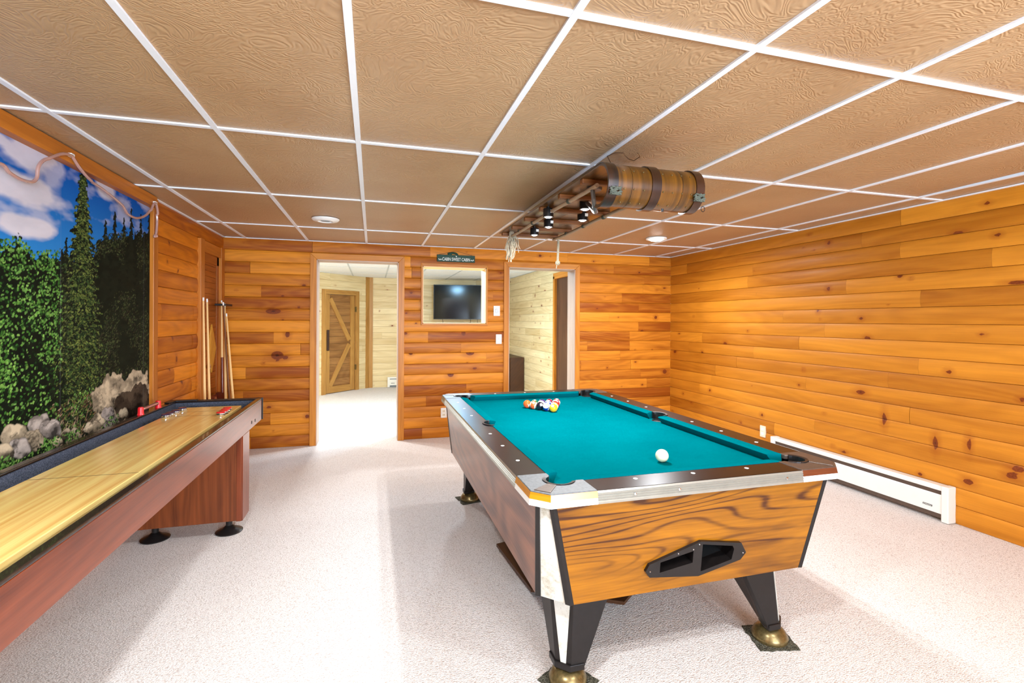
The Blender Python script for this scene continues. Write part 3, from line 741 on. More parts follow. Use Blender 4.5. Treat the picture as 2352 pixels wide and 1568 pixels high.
# door in the den's right wall
b = B(); b.box(DXR + 0.02, DXR + 0.05, 6.48, 7.05, 0.01, 2.01, grain=(0, 0, 1)); st(b.done('door_5', 'dveneer'))
b = B(); b.box(DXR - 0.02, DXR + 0.04, 7.05, 7.11, 0, 2.05); b.box(DXR - 0.02, DXR + 0.04, 6.42, 6.48, 0, 2.05); b.box(DXR - 0.02, DXR + 0.04, 6.42, 7.11, 2.01, 2.10); st(b.done('trim_11', 'trim', bevel=0.003))
# dark cabinet in the den
t = thing('low_cabinet', 'dark brown low cabinet with white handle seen through the right doorway', 'cabinet', (DXR - 0.14, 9.2, 0))
b = B(); b.box(DXR - 0.27, DXR - 0.012, 8.62, 9.75, 0.0, 0.69); b.done('body', 'board', t, bevel=0.004)
b = B(); b.box(DXR - 0.288, DXR - 0.27, 8.66, 9.16, 0.06, 0.66); dr = b.done('door', 'board', t, bevel=0.003)
b = B(); b.box(DXR - 0.288, DXR - 0.27, 9.18, 9.71, 0.06, 0.66); b.done('door', 'board', t, bevel=0.003)
b = B(); b.tube([(DXR - 0.288, 9.08, 0.44), (DXR - 0.315, 9.08, 0.44), (DXR - 0.315, 9.08, 0.24), (DXR - 0.288, 9.08, 0.24)], 0.010); P(b.done('handle', 'wplastic', dr, smooth=True), 'white handle')
# tv on a bracket in the den corner
t = thing('television', 'large flat black television seen through the square wall opening', 'television', (1.78, 9.86, 1.73))
RT = Matrix.Translation((1.78, 9.78, 1.735)) @ Matrix.Rotation(-0.17, 4, 'Z') @ Matrix.Rotation(0.0, 4, 'X')
def tvp(b, x0, x1, y0, y1, z0, z1):
    n0 = len(b.bm.verts); b.box(x0, x1, y0, y1, z0, z1)
    b.bm.verts.ensure_lookup_table()
    for v in b.bm.verts[n0:]: v.co = RT @ v.co
b = B(); tvp(b, -0.62, 0.62, 0.0, 0.05, -0.35, 0.35); b.done('housing', 'tvblack', t, bevel=0.004)
k = NT('tv_screen'); k.set(col=lin((6, 7, 12)), rough=0.13, spec=0.2)
b = B(); tvp(b, -0.608, 0.608, -0.003, 0.001, -0.338, 0.338); b.done('screen', k.m, t)
b = B(); tvp(b, -0.08, 0.08, 0.05, 0.34, -0.06, 0.06); b.done('wall_bracket', 'blackmetal', t)
for dx in (-0.44, 0.12, 0.26):
    b = B(); p = [RT @ Vector((dx + 0.01 * math.sin(i), 0.04, -0.33 - 0.06 * i)) for i in range(6)]; b.tube(p, 0.004, 6); b.done('cable', 'blackmatte', t, smooth=True)
# den baseboard heater
t = thing('electric_heater', 'small white wall heater on the pale plank wall beyond the left doorway', 'heater', (0.5, DYB - 0.06, 0))
b = B(); b.box(0.29, 1.1, DYB - 0.08, DYB - 0.004, 0.005, 0.21); b.done('housing', 'heater', t, bevel=0.006)
b = B(); b.box(0.335, 1.08, DYB - 0.084, DYB - 0.079, 0.165, 0.18); b.box(0.335, 1.08, DYB - 0.084, DYB - 0.079, 0.012, 0.045); b.done('vent_slot', plain('slot_grey', (110, 118, 124), 0.5), t)
b = B(); b.box(0.36, 0.40, DYB - 0.084, DYB - 0.08, 0.085, 0.093); b.box(0.405, 0.43, DYB - 0.084, DYB - 0.08, 0.085, 0.093); b.done('badge', 'blackmatte', t)

# ceiling lamps ------------------------------------------------------------
def emis(name, col, s):
    k = NT(name); k.set(col=(0.9, 0.9, 0.9, 1), ecol=(*col, 1), estr=s, rough=0.4); return k.m
MT['glow'] = emis('lamp_glow', (1.0, 0.97, 0.92), 14)
MT['glow_c'] = emis('cool_lamp_glow', (0.62, 0.83, 1.0), 20)
MT['glow_d'] = emis('dome_glow', (0.34, 0.68, 1.0), 150)
MT['glow_s'] = emis('spot_glow', (0.86, 0.94, 1.0), 30)
def can(x, y, label, power, glow='glow', col=(0.92, 0.96, 1.0), group=None, r=0.105):
    t = thing('ceiling_lamp', label, 'lamp', (x, y, H), group)
    b = B(); b.lathe([(r * .78, H - 0.012), (r * .98, H - 0.012), (r, H - 0.004), (r, H + 0.001), (r * .78, H + 0.001)], (x, y, 0), n=36); b.done('trim_ring', 'wplastic', t, smooth=True)
    b = B(); b.lathe([(0.001, H - 0.030), (r * .5, H - 0.026), (r * .79, H - 0.008), (r * .79, H)], (x, y, 0), n=36); b.done('diffuser', glow, t, smooth=True)
    l = bpy.data.lights.new('ceiling_lamp_light', 'AREA'); l.shape = 'DISK'; l.size = r * 1.4; l.energy = power; l.color = col
    o = bpy.data.objects.new('ceiling_lamp_light', l); COL.objects.link(o); o.location = (x, y, H - 0.04)
    o.parent = t; o.matrix_parent_inverse = t.matrix_world.inverted()
    return t
can(2.80, 4.43, 'lit round recessed lamp in the brown panelled ceiling near the far right corner', CAN_POWER * 1.1)
for x, y, lb, p in ((-0.39, 0.55, 'added unseen recessed lamp above the near end of the shuffleboard table, nearest the camera', 2.2), (1.45, 0.3, 'added unseen recessed lamp near the right wall beside the camera', 1.0),
                 (0.9, -1.4, 'added unseen recessed lamp behind the camera, by the window wall', 1.0)):
    can(x, y, lb, CAN_POWER * p)  # unseen lamps added out of frame to brighten the room
for x, y, lb in ((1.02, 6.35, 'added unseen bright cool recessed lamp in the den ceiling behind the square opening'), (-0.6, 6.6, 'added unseen bright cool recessed lamp in the den ceiling just inside the left doorway'),
                 (-1.9, 7.0, 'added unseen bright cool recessed lamp in the den ceiling far left')):
    can(x, y, lb, DEN_POWER, 'glow_c' if x < 1 else 'glow_c', (0.90, 0.96, 1.0))  # unseen lamps added to light the den, hidden by the back wall
# dome lamp added out of view so that its glow reflects in the television
t = thing('added_dome_lamp', 'added unseen cool white glass dome lamp on the den ceiling close behind the square opening', 'lamp', (1.10, 6.75, H))
b = B(); b.lathe([(0.001, H - 0.125), (0.06, H - 0.118), (0.11, H - 0.09), (0.14, H - 0.04), (0.145, H - 0.006)], (1.10, 6.75, 0), n=32); b.done('glass_dome', 'glow_d', t, smooth=True)
b = B(); b.lathe([(0.001, H - 0.012), (0.155, H - 0.012), (0.155, H - 0.001), (0.001, H - 0.001)], (1.10, 6.75, 0), n=32); b.done('base_plate', 'wplastic', t)
# round air vent
t = thing('ceiling_vent', 'unlit round white ceiling vent between the grid bars at left', 'vent', (-0.39, 4.425, H))
b = B(); b.lathe([(0.052, H + 0.001), (0.052, H - 0.010), (0.062, H - 0.022), (0.10, H - 0.016), (0.112, H - 0.004), (0.112, H + 0.001)], (-0.39, 4.425, 0), n=40); b.done('ring', 'wplastic', t, smooth=True)
b = B(); b.lathe([(0.001, H - 0.020), (0.034, H - 0.019), (0.040, H - 0.012), (0.040, H)], (-0.39, 4.425, 0), n=32); b.done('centre_disc', plain('vent_grey', (150, 168, 178), 0.4), t, smooth=True)

# ---------------------------------------------------------------- wall plates, sign
def plate(name, label, cat, x, z, w_, h_, kind):
    t = thing(name, label, cat, (x, YB - 0.012, z))
    yb_ = YB - 0.012
    b = B(); b.box(x - w_ / 2, x + w_ / 2, yb_ - 0.008, yb_ + 0.006, z - h_ / 2, z + h_ / 2); b.done('cover_plate', 'wplastic', t, bevel=0.003)
    if kind == 'dial':
        b = B(); b.lathe([(0.024, yb_ - 0.014), (0.026, yb_ - 0.008), (0.026, yb_)], (x, 0, z), 1, 28)
        P(b.done('dial', plain('dial_grey', (205, 208, 206), 0.4), t, smooth=True), 'pale grey round dial')
    if kind == 'switch':
        b = B(); b.box(x - 0.005, x + 0.005, yb_ - 0.018, yb_, z - 0.004, z + 0.012); b.done('toggle', 'oplastic', t, bevel=0.001)
    if kind == 'outlet':
        for dz in (-0.022, 0.022):
            b = B(); b.box(x - 0.016, x + 0.016, yb_ - 0.010, yb_, z + dz - 0.013, z + dz + 0.013); s_ = b.done('socket', 'oplastic', t, bevel=0.003)
            b = B(); b.box(x - 0.007, x - 0.004, yb_ - 0.0105, yb_ - 0.009, z + dz - 0.004, z + dz + 0.006); b.box(x + 0.004, x + 0.007, yb_ - 0.0105, yb_ - 0.009, z + dz - 0.004, z + dz + 0.006); b.done('slot', 'blackmatte', s_)
    return t
plate('thermostat', 'white thermostat plate with a round dial on the planks right of the opening', 'thermostat', 1.430, 1.484, 0.078, 0.120, 'dial')
plate('light_switch', 'white single light switch plate below the thermostat, by the right doorway', 'switch', 1.457, 1.145, 0.072, 0.115, 'switch')
plate('wall_outlet', 'cream wall outlet low on the back wall behind the pool table corner', 'outlet', 0.800, 0.29, 0.07, 0.115, 'outlet')
t = thing('wall_outlet', 'cream wall outlet low on the right wall above the heater end', 'outlet', (XR - 0.014, 4.08, 0.255))
b = B(); b.box(XR - 0.020, XR - 0.004, 4.045, 4.115, 0.198, 0.313); b.done('cover_plate', 'oplastic', t, bevel=0.003)
for dz in (-0.022, 0.022):
    b = B(); b.box(XR - 0.023, XR - 0.018, 4.064, 4.096, 0.2555 + dz - 0.013, 0.2555 + dz + 0.013); b.done('socket', 'wplastic', t, bevel=0.002)

t = thing('wooden_sign', 'dark green wooden sign reading CABIN SWEET CABIN above the square opening', 'sign', (0.935, YB - 0.02, 2.09))
b = B(); b.box(0.712, 1.158, YB - 0.034, YB - 0.012, 2.050, 2.131); P(b.done('sign_board', 'green', t, bevel=0.003), 'dark green board')
MS = Matrix.Translation((0.935, YB - 0.0345, 2.078)) @ Matrix.Rotation(PI / 2, 4, 'X')
P(text_mesh('lettering', 'CABIN SWEET CABIN', 0.052, 'whitepaint', MS, t, xs=0.66, bold=0.0006), 'white hand painted capital letters')
for sx in (-1, 1):
    b = B(); pts = [(0.935 + sx * (0.176 + q * 0.028), YB - 0.035, 2.074 + 0.007 * math.sin(q * 7)) for q in (0, .25, .5, .75, 1)]
    b.tube(pts, 0.0022, 6)
    for q in pts[::2]: b.lathe([(0.001, YB - 0.0375), (0.0055, YB - 0.037), (0.0055, YB - 0.034)], (q[0], 0, q[2]), 1, 8)
    P(b.done('painted_sprig', 'whitepaint', t), 'small white painted sprig')
b = B(); b.prism([(0.925, 2.119), (0.935, 2.106), (0.945, 2.119), (0.940, 2.122), (0.935, 2.119), (0.930, 2.122)], 1, YB - 0.036, YB - 0.033)
P(b.done('painted_heart', 'whitepaint', t), 'small white painted heart')
b = B(); b.tube([(0.90 + -0.05 * math.cos(i * PI / 8) * 1.0, YB - 0.026, 2.128 + 0.026 * math.sin(i * PI / 8)) for i in range(9)], 0.012, 8); b.sphere((0.86, YB - 0.026, 2.142), 0.022, 12, 8, (1.2, .5, .8)); b.done('carved_arch', 'green', t, smooth=True)
b = B(); b.tube([(0.735, YB - 0.024, 2.131), (0.80, YB - 0.024, 2.148), (0.935, YB - 0.02, 2.178), (1.06, YB - 0.024, 2.150), (1.13, YB - 0.024, 2.131)], 0.0016, 6); b.done('hanging_wire', 'sled_d', t, smooth=True)

# ---------------------------------------------------------------- baseboard heater on the right wall
t = thing('baseboard_heater', 'long white baseboard heater along the foot of the right wall', 'heater', (XR - 0.04, 3.15, 0))
hx0, hx1, hy0, hy1, hz0, hz1 = XR - 0.075, XR - 0.004, 2.385, 3.90, 0.02, 0.245
b = B(); b.prism([(hx1, hz0), (hx1, hz1), (hx0 + 0.012, hz1), (hx0, hz1 - 0.012), (hx0, hz1 - 0.030), (hx0 + 0.012, hz1 - 0.034), (hx0 + 0.03, hz1 - 0.05), (hx0 + 0.03, hz0)], 1, hy0, hy1); b.done('back_housing', 'heater', t)
b = B(); b.prism([(hx0, hz0 + 0.035), (hx0, hz1 - 0.068), (hx0 + 0.008, hz1 - 0.060), (hx0 + 0.012, hz1 - 0.062), (hx0 + 0.010, hz0 + 0.035)], 1, hy0 + 0.02, hy1 - 0.02); b.done('front_panel', 'heater', t)
b = B(); b.box(hx0 + 0.014, hx0 + 0.032, hy0 + 0.02, hy1 - 0.02, hz1 - 0.066, hz1 - 0.03); b.box(hx0 + 0.006, hx0 + 0.026, hy0 + 0.02, hy1 - 0.02, hz0 + 0.004, hz0 + 0.036); P(b.done('grille', 'heat_d', t), 'dark recessed grille slots')
for y0_ in (hy0 - 0.012, hy1 - 0.03):
    b = B(); b.box(hx0 - 0.006, hx1, y0_, y0_ + 0.045, 0.003, hz1 + 0.005); b.done('end_cap', 'heater', t, bevel=0.006)
b = B(); b.box(hx0 - 0.0012, hx0 + 0.001, 2.475, 2.535, 0.088, 0.100); P(b.done('badge', 'blackmatte', t), 'small black badge')
b = B()
for i in range(6): b.box(hx0 - 0.0018, hx0 - 0.001, 2.480 + i * 0.009, 2.485 + i * 0.009, 0.091, 0.097)
b.done('badge_lettering', 'wplastic', t)

# ---------------------------------------------------------------- shuffleboard table
SX0, SX1, SY0, SY1, SZ = -1.389, -0.797, 0.30, 4.045, 0.78
t = thing('shuffleboard_table', 'long shuffleboard table with maple playfield and cherry sides beneath the mural', 'shuffleboard table', (-1.09, 2.2, 0))
sb = t
b = B(); b.box(SX1 - 0.018, SX1, SY0, SY1, 0.622, SZ - 0.012); b.box(SX0, SX0 + 0.018, SY0, SY1, 0.622, SZ - 0.012)
b.box(SX0, SX1, SY1 - 0.018, SY1, 0.622, SZ - 0.012); b.box(SX0, SX1, SY0, SY0 + 0.018, 0.622, SZ - 0.012); b.box(SX0 + .01, SX1 - .01, SY0 + .01, SY1 - .01, 0.640, 0.655)
P(b.done('apron', 'cherry', t, bevel=0.0015), 'cherry laminate side boards')
b = B()
for x0, x1, y0_, y1_ in ((SX0, SX0 + 0.040, SY0, SY1), (SX1 - 0.034, SX1, SY0, SY1), (SX0 + .04, SX1 - .034, SY1 - 0.03, SY1), (SX0 + .04, SX1 - .034, SY0, SY0 + 0.03)):
    b.box(x0, x1, y0_, y1_, SZ - 0.012, SZ)
P(b.done('rail', plain('dark_rail', (38, 26, 22), 0.25, coat=0.4), t, bevel=0.004), 'dark brown top rail')
b = B(); b.box(SX0 + .018, SX1 - .018, SY0 + .018, SY1 - .018, 0.656, 0.664)
b.box(SX0 + .019, SX0 + .038, SY0 + .02, SY1 - .02, 0.664, SZ - 0.013); b.box(SX1 - .032, SX1 - .019, SY0 + .02, SY1 - .02, 0.664, SZ - 0.013); b.box(SX0 + .02, SX1 - .02, SY1 - .034, SY1 - .019, 0.664, SZ - 0.013)
P(b.done('gutter', 'bluecarpet', t), 'blue grey carpeted gutter')
b = B(); b.box(-1.254, -0.890, SY0 + 0.14, 3.845, 0.700, 0.760); P(b.done('playfield', 'maple', t, bevel=0.003), 'glossy maple playfield')
for y_ in (2.268, 3.51, 3.66):
    b = B(); b.box(-1.253, -0.891, y_, y_ + 0.0025, 0.7596, 0.7604); b.done('score_line', 'blackmatte', t)
b = B(); b.box(SX0 - 0.004, SX1 + 0.006, SY1 - 0.004, SY1 + 0.006, 0.62, SZ + 0.002); b.prism([(SX0 - .002, SY1 - .12), (SX0 + 0.035, SY1 - .14), (SX0 + 0.045, SY1 - 0.05), (SX0 + .17, SY1 - 0.035), (SX0 + .17, SY1 + .005), (SX0 - .002, SY1 + .005)], 2, SZ, SZ + 0.008)
b.done('end_trim', 'black', t, bevel=0.002)
for y_ in (3.72, 3.82):
    b = B(); b.lathe([(0.011, SX1), (0.011, SX1 + 0.002), (0.004, SX1 + 0.003)], (0, y_, 0.655 + (3.82 - y_) * .06), 0, 16); b.done('bolt_cap', 'black', t)
for yc_ in (3.565, 0.85):
    y0_, y1_ = yc_ - 0.085, yc_ + 0.085
    b = B(); b.box(-1.375, SX1 - 0.002, y0_, y1_, 0.082, 0.64, grain=(0, 0, 1)); pd = b.done('pedestal', 'cherry_v', t, bevel=0.002)
    b = B(); b.prism([(SX1 - 0.035, y0_ - 0.006), (SX1 - 0.006, y0_ - 0.006), (SX1 + 0.001, y0_ + 0.004), (SX1 + 0.001, y1_), (SX1 - 0.012, y1_), (SX1 - 0.012, y0_ + 0.006), (SX1 - 0.035, y0_ + 0.002)], 2, 0.080, 0.622, grain=(0, 0, 1)); b.done('corner_moulding', 'cherry', pd, bevel=0.002)
    for xx in (-0.885, -1.295):
        for yy in (yc_ - 0.035, ):
            b = B(); b.lathe([(0.001, 0.001), (0.078, 0.001), (0.080, 0.007), (0.070, 0.014), (0.038, 0.026), (0.024, 0.040), (0.019, 0.044), (0.019, 0.085), (0.001, 0.085)], (xx, yy, 0), n=32)
            b.done('levelling_foot', 'black', t, smooth=True)
# pucks
def puck(x, y, z, cm, label, group, src=None):
    if src is not None:
        r = src.copy(); COL.objects.link(r); r.location = (x, y, z); r['label'] = label; r['group'] = group
        for ch in src.children:
            c = ch.copy(); COL.objects.link(c); c.parent = r; c.matrix_parent_inverse = ch.matrix_parent_inverse.copy()
        return r
    t = thing('shuffleboard_puck', label, 'puck', (x, y, z), group)
    b = B(); b.lathe([(0.001, 0), (0.025, 0), (0.0268, 0.003), (0.0268, 0.008), (0.0235, 0.011), (0.0225, 0.015), (0.0245, 0.018), (0.001, 0.018)], (x, y, z), n=28); b.done('body', 'chrome', t, smooth=True)
    b = B(); b.lathe([(0.0240, 0.0175), (0.0250, 0.020), (0.0225, 0.0235), (0.001, 0.0245)], (x, y, z), n=28); b.done('cap', cm, t, smooth=True)
    return t
nm = ['nearest the camera', 'second from the camera', 'third from the camera', 'farthest from the camera']
s0 = None
for i, (x, y) in enumerate(((-0.922, 3.475), (-0.920, 3.533), (-0.924, 3.590), (-0.928, 3.648))):
    q = puck(x, y, 0.7605, 'red', 'red topped chrome puck in the row by the outer rail, ' + nm[i], 'red shuffleboard pucks', s0); s0 = s0 or q
s0 = None
for i, (x, y) in enumerate(((-1.222, 3.475), (-1.220, 3.535), (-1.214, 3.610), (-1.208, 3.705))):
    q = puck(x, y, 0.7605, 'blue', 'dark blue topped chrome puck along the mural side gutter, ' + nm[i], 'blue shuffleboard pucks', s0); s0 = s0 or q
# bead scorer
t = thing('scorer', 'score keeper of red end caps and coiled spring on the rail below the mural', 'scorer', (-1.372, 3.64, SZ))
for y_ in (3.51, 3.765):
    b = B(); b.lathe([(0.019, 0), (0.018, 0.004), (0.016, 0.008), (0.0155, 0.040), (0.012, 0.047), (0.001, 0.048)], (-1.368, y_, SZ), n=24); P(b.done('end_cap', 'red', t, smooth=True), 'red end cap')
b = B(); pts = []
for i in range(0, 30 * 10 + 1):
    a = 2 * PI * i / 10; pts.append((-1.368 + 0.0085 * math.cos(a), 3.52 + 0.235 * i / 300, SZ + 0.030 + 0.0085 * math.sin(a)))
b.tube(pts, 0.0022, 5); b.done('spring', plain('spring_copper', (176, 120, 104), 0.3, 0.8), t, smooth=True)

# ---------------------------------------------------------------- pool table
TX, TY = 1.190, 2.705            # centre
HX, HY = 0.667, 1.165            # outer half sizes of the rail frame
RZ = 0.785                       # rail top
pt = thing('pool_table', 'coin operated pool table with teal cloth and amber woodgrain end panel', 'pool table', (TX, TY, 0))
t = pt
SLZ = 0.745
PX, PY = 0.4975, 0.995           # cushion noses
# bed
b = B(); b.box(TX - PX - 0.07, TX + PX + 0.07, TY - PY - 0.07, TY + PY + 0.07, 0.715, SLZ); P(b.done('bed_cloth', 'cloth', t), 'teal cloth bed')
# cushions: profile nose->rail joint
def cushion(axis, c0, c1, side, e0, e1):
    """axis 0: runs along x at near/far rail; axis 1: runs along y. side = +1/-1, e0/e1 = extra length at the rail side for angled ends"""
    b = B(); nose = PY if axis == 0 else PX; back = nose + 0.052
    def pt_(d, z, s, tt):
        off = nose + d
        pos = c0 + e0 * (d / 0.052) * -1 if s == 0 else c1 + e1 * (d / 0.052)
        if axis == 0: return (TX + pos, TY + side * off, z)
        return (TX + side * off, TY + pos, z)
    pr_ = [(0.0, 0.779), (0.003, 0.7825), (0.010, 0.7845), (0.030, 0.7875), (0.052, 0.7865), (0.052, SLZ), (0.022, SLZ), (0.004, 0.770)]
    b.loft([[pt_(d, z, s, 0) for d, z in pr_] for s in (0, 1)])
    b.done('cushion', 'cloth', t, smooth=True)
cg = 0.070      # corner gap on the nose line
cushion(0, -PX + cg, PX - cg, -1, 0.030, 0.030); cushion(0, -PX + cg, PX - cg, 1, 0.030, 0.030)
for sd in (-1, 1):
    cushion(1, -PY + cg, -0.062, sd, 0.030, -0.012); cushion(1, 0.062, PY - cg, sd, -0.012, 0.030)
# rails (dark laminate), outlines with the pocket cut-outs
def arc(cx, cy, r, a0, a1, n=12): return [(cx + r * math.cos(math.radians(a0 + (a1 - a0) * i / n)), cy + r * math.sin(math.radians(a0 + (a1 - a0) * i / n))) for i in range(n + 1)]
rw0 = 0.050                      # the rail starts this far behind the nose
cl_ = 0.225                      # casting length along each side, from the outer corner
def slab(name, poly, z0, z1, mat, bevel=0.002):
    b = B(); b.loft([[(TX + x, TY + y, z) for x, y in poly] for z in (z0, z1)], grain=(0, 1, 0) ); return b.done(name, mat, t, bevel=bevel)
for sd in (-1, 1):
    slab('end_rail', [(-HX + cl_, sd * (PY + rw0)), (HX - cl_, sd * (PY + rw0)), (HX - cl_, sd * HY), (-HX + cl_, sd * HY)], 0.745, RZ, 'rail')
    for s2 in (-1, 1):
        y_a, y_b = s2 * 0.0, s2 * (HY - cl_)
        pk = [(sd * (PX + rw0), s2 * 0.066), (sd * (PX + rw0 + 0.012), s2 * 0.064), (sd * (PX + rw0 + 0.03), s2 * 0.050), (sd * (PX + rw0 + 0.04), s2 * 0.028), (sd * (PX + rw0 + 0.043), 0)]
        slab('side_rail', pk + [(sd * HX, 0), (sd * HX, y_b), (sd * (PX + rw0), y_b)], 0.745, RZ, 'rail', 0)
# sights
def sight(x, y):
    b = B(); b.lathe([(0.0085, RZ - 0.001), (0.0085, RZ + 0.0008), (0.001, RZ + 0.001)], (TX + x, TY + y, 0), n=16); b.done('sight', 'wplastic', t)
for k in range(1, 4):
    for sd in (-1, 1): sight(-PX + k * PX / 2, sd * (PY + 0.089))
for k in (1, 2, 3, 5, 6, 7):
    for sd in (-1, 1): sight(sd * (PX + 0.107), -PY + k * PY / 4)
# corner castings, metal skirts and pocket liners
CH = 0.054
for sx in (-1, 1):
    for sy in (-1, 1):
        pc = (PX + 0.034, PY + 0.034)            # pocket centre
        inner = [(pc[0] + 0.060 * math.cos(math.radians(a)), pc[1] + 0.060 * math.sin(math.radians(a))) for a in range(-42, 133, 12)]
        poly = [(PX + rw0 + 0.001, HY - cl_), (HX, HY - cl_), (HX, HY - CH), (HX - CH, HY), (HX - cl_, HY), (HX - cl_, PY + rw0 + 0.001)] + [(pc[0] - 0.058, PY + rw0)] + list(reversed(inner)) + [(PX + rw0, pc[1] - 0.058)]
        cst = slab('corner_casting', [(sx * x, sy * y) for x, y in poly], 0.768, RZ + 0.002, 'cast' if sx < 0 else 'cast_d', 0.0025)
        P(cst, 'grey metal corner casting')
        # raised dark rib across the casting to the chamfer
        mx, my = HX - CH / 2, HY - CH / 2
        b = B(); b.loft([[(TX + sx * (mx - 0.03), TY + sy * (my + 0.015), z), (TX + sx * (mx + 0.015), TY + sy * (my - 0.03), z), (TX + sx * (pc[0] + 0.055), TY + sy * (pc[1] + 0.030), z), (TX + sx * (pc[0] + 0.030), TY + sy * (pc[1] + 0.055), z)] for z in (RZ, RZ + 0.0045)])
        b.done('casting_rib', 'cast_d', cst, bevel=0.002)
        # skirt: woodgrain band over white band around the corner
        def band(o0, o1, z0, z1, mat, nm_):
            b = B()
            path = [(HX, HY - cl_), (HX, HY - CH), (HX - CH, HY), (HX - cl_, HY)]
            def off(o):
                k_ = o * math.tan(math.radians(22.5)); return [(HX + o, HY - cl_), (HX + o, HY - CH + k_), (HX - CH + k_, HY + o), (HX - cl_, HY + o)]
            def inn(o):
                k_ = -o * math.tan(math.radians(22.5)); return [(HX - o, HY - cl_), (HX - o, HY - CH + k_), (HX - CH + k_, HY - o), (HX - cl_, HY - o)]
            A, Bq, C_ = off(o0), off(o1), inn(0.012)
            for i in range(3):
                q = lambda p, z: (TX + sx * p[0], TY + sy * p[1], z)
                b.loft([[q(A[i], z1), q(Bq[i], z0), q(C_[i], z0), q(C_[i], z1)], [q(A[i + 1], z1), q(Bq[i + 1], z0), q(C_[i + 1], z0), q(C_[i + 1], z1)]], grain=tuple(Vector((A[i + 1][0] - A[i][0], A[i + 1][1] - A[i][1], 0)).normalized()))
            return b.done(nm_, mat, cst)
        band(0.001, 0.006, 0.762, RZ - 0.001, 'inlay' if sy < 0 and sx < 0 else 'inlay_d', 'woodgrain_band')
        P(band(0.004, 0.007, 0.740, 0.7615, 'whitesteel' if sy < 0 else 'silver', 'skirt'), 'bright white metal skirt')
        # pocket liner
        b = B()
        rng_ = range(-60, 151, 15)
        ro = [(pc[0] + 0.0605 * math.cos(math.radians(a)), pc[1] + 0.0605 * math.sin(math.radians(a))) for a in rng_]
        ri = [(pc[0] + 0.048 * math.cos(math.radians(a)), pc[1] + 0.048 * math.sin(math.radians(a))) for a in rng_]
        for i in range(len(ro) - 1):
            q = lambda p, z: (TX + sx * p[0], TY + sy * p[1], z)
            b.loft([[q(ro[i], 0.66), q(ro[i], RZ + 0.005), q(ri[i], RZ + 0.003), q(ri[i], 0.66)], [q(ro[i + 1], 0.66), q(ro[i + 1], RZ + 0.005), q(ri[i + 1], RZ + 0.003), q(ri[i + 1], 0.66)]])
        b.lathe([(0.001, 0.7452), (0.052, 0.7452), (0.052, 0.7458), (0.001, 0.7458)], (TX + sx * pc[0], TY + sy * pc[1], 0), n=24)
        P(b.done('pocket_liner', 'black', t, smooth=True), 'black rubber corner pocket liner')
for sd in (-1, 1):
    b = B(); cxp = PX + rw0 - 0.006
    ang = range(-95, 96, 10)
    ro = [(cxp + 0.050 * math.cos(math.radians(a)), 0.066 * math.sin(math.radians(a))) for a in ang]; ri = [(cxp + 0.038 * math.cos(math.radians(a)), 0.054 * math.sin(math.radians(a))) for a in ang]
    for i in range(len(ro) - 1):
        q = lambda p, z: (TX + sd * p[0], TY + p[1], z)
        b.loft([[q(ro[i], 0.66), q(ro[i], RZ + 0.005), q(ri[i], RZ + 0.004), q(ri[i], 0.66)], [q(ro[i + 1], 0.66), q(ro[i + 1], RZ + 0.005), q(ri[i + 1], RZ + 0.004), q(ri[i + 1], 0.66)]])
    b.lathe([(0.001, 0.7452), (0.046, 0.7452), (0.046, 0.7458), (0.001, 0.7458)], (TX + sd * (cxp + 0.004), TY, 0), n=20)
    P(b.done('pocket_liner', 'black', t, smooth=True), 'black side pocket liner')
# ribbed aluminium skirts
def skirt(axis, sd):
    prof = [(0.0, RZ - 0.001), (0.004, 0.778), (0.002, 0.774), (0.006, 0.771), (0.003, 0.766), (0.007, 0.763), (0.004, 0.758), (0.008, 0.755), (0.005, 0.750), (0.008, 0.747), (0.007, 0.740), (-0.010, 0.740), (-0.010, RZ - 0.001)]
    b = B()
    if axis == 0: rings = [[(TX + s * (HX - cl_), TY + sd * (HY + o), z) for o, z in prof] for s in (-1, 1)]
    else: rings = [[(TX + sd * (HX + o), TY + s * (HY - cl_), z) for o, z in prof] for s in (-1, 1)]
    b.loft(rings); sk = b.done('ribbed_skirt', 'silver', t); P(sk, 'ribbed aluminium skirt')
    if axis == 0:
        for xx in (-0.30, -0.12, 0.36):
            b = B(); b.lathe([(0.005, TY + sd * (HY + 0.004)), (0.005, TY + sd * (HY + 0.009)), (0.001, TY + sd * (HY + 0.010))], (TX + xx, 0, 0.763), 1, 12); b.done('screw', 'chrome', sk)
skirt(0, -1); skirt(0, 1); skirt(1, -1); skirt(1, 1)
# cabinet: tapers from ZT to ZB, with corner chamfers that widen downward
ZT, ZB = 0.745, 0.36
TXh, TYh, TC = 0.640, 1.138, 0.045      # top half sizes, chamfer
BXh, BYh, BC = 0.606, 1.094, 0.098
def octa(hx, hy, c, z, o=0.0):
    return [(TX - hx - o, TY - hy + c, z), (TX - hx + c, TY - hy - o, z), (TX + hx - c, TY - hy - o, z), (TX + hx + o, TY - hy + c, z),
            (TX + hx + o, TY + hy - c, z), (TX + hx - c, TY + hy + o, z), (TX - hx + c, TY + hy + o, z), (TX - hx - o, TY + hy - c, z)]
ot, ob = octa(TXh, TYh, TC, ZT), octa(BXh, BYh, BC, ZB)
cen = Vector((TX, TY, 0))
def panel(name, i, j, mat, grain, thick=0.018, parent=t):
    a, b_, c, d = Vector(ob[i]), Vector(ob[j]), Vector(ot[j]), Vector(ot[i])
    n = (b_ - a).cross(d - a).normalized()
    if n.dot(a - Vector((TX, TY, a.z))) < 0: n = -n
    bb = B(); bb.loft([[tuple(v) for v in (a, b_, c, d)], [tuple(v - n * thick) for v in (a, b_, c, d)]], grain=grain)
    return bb.done(name, mat, parent)
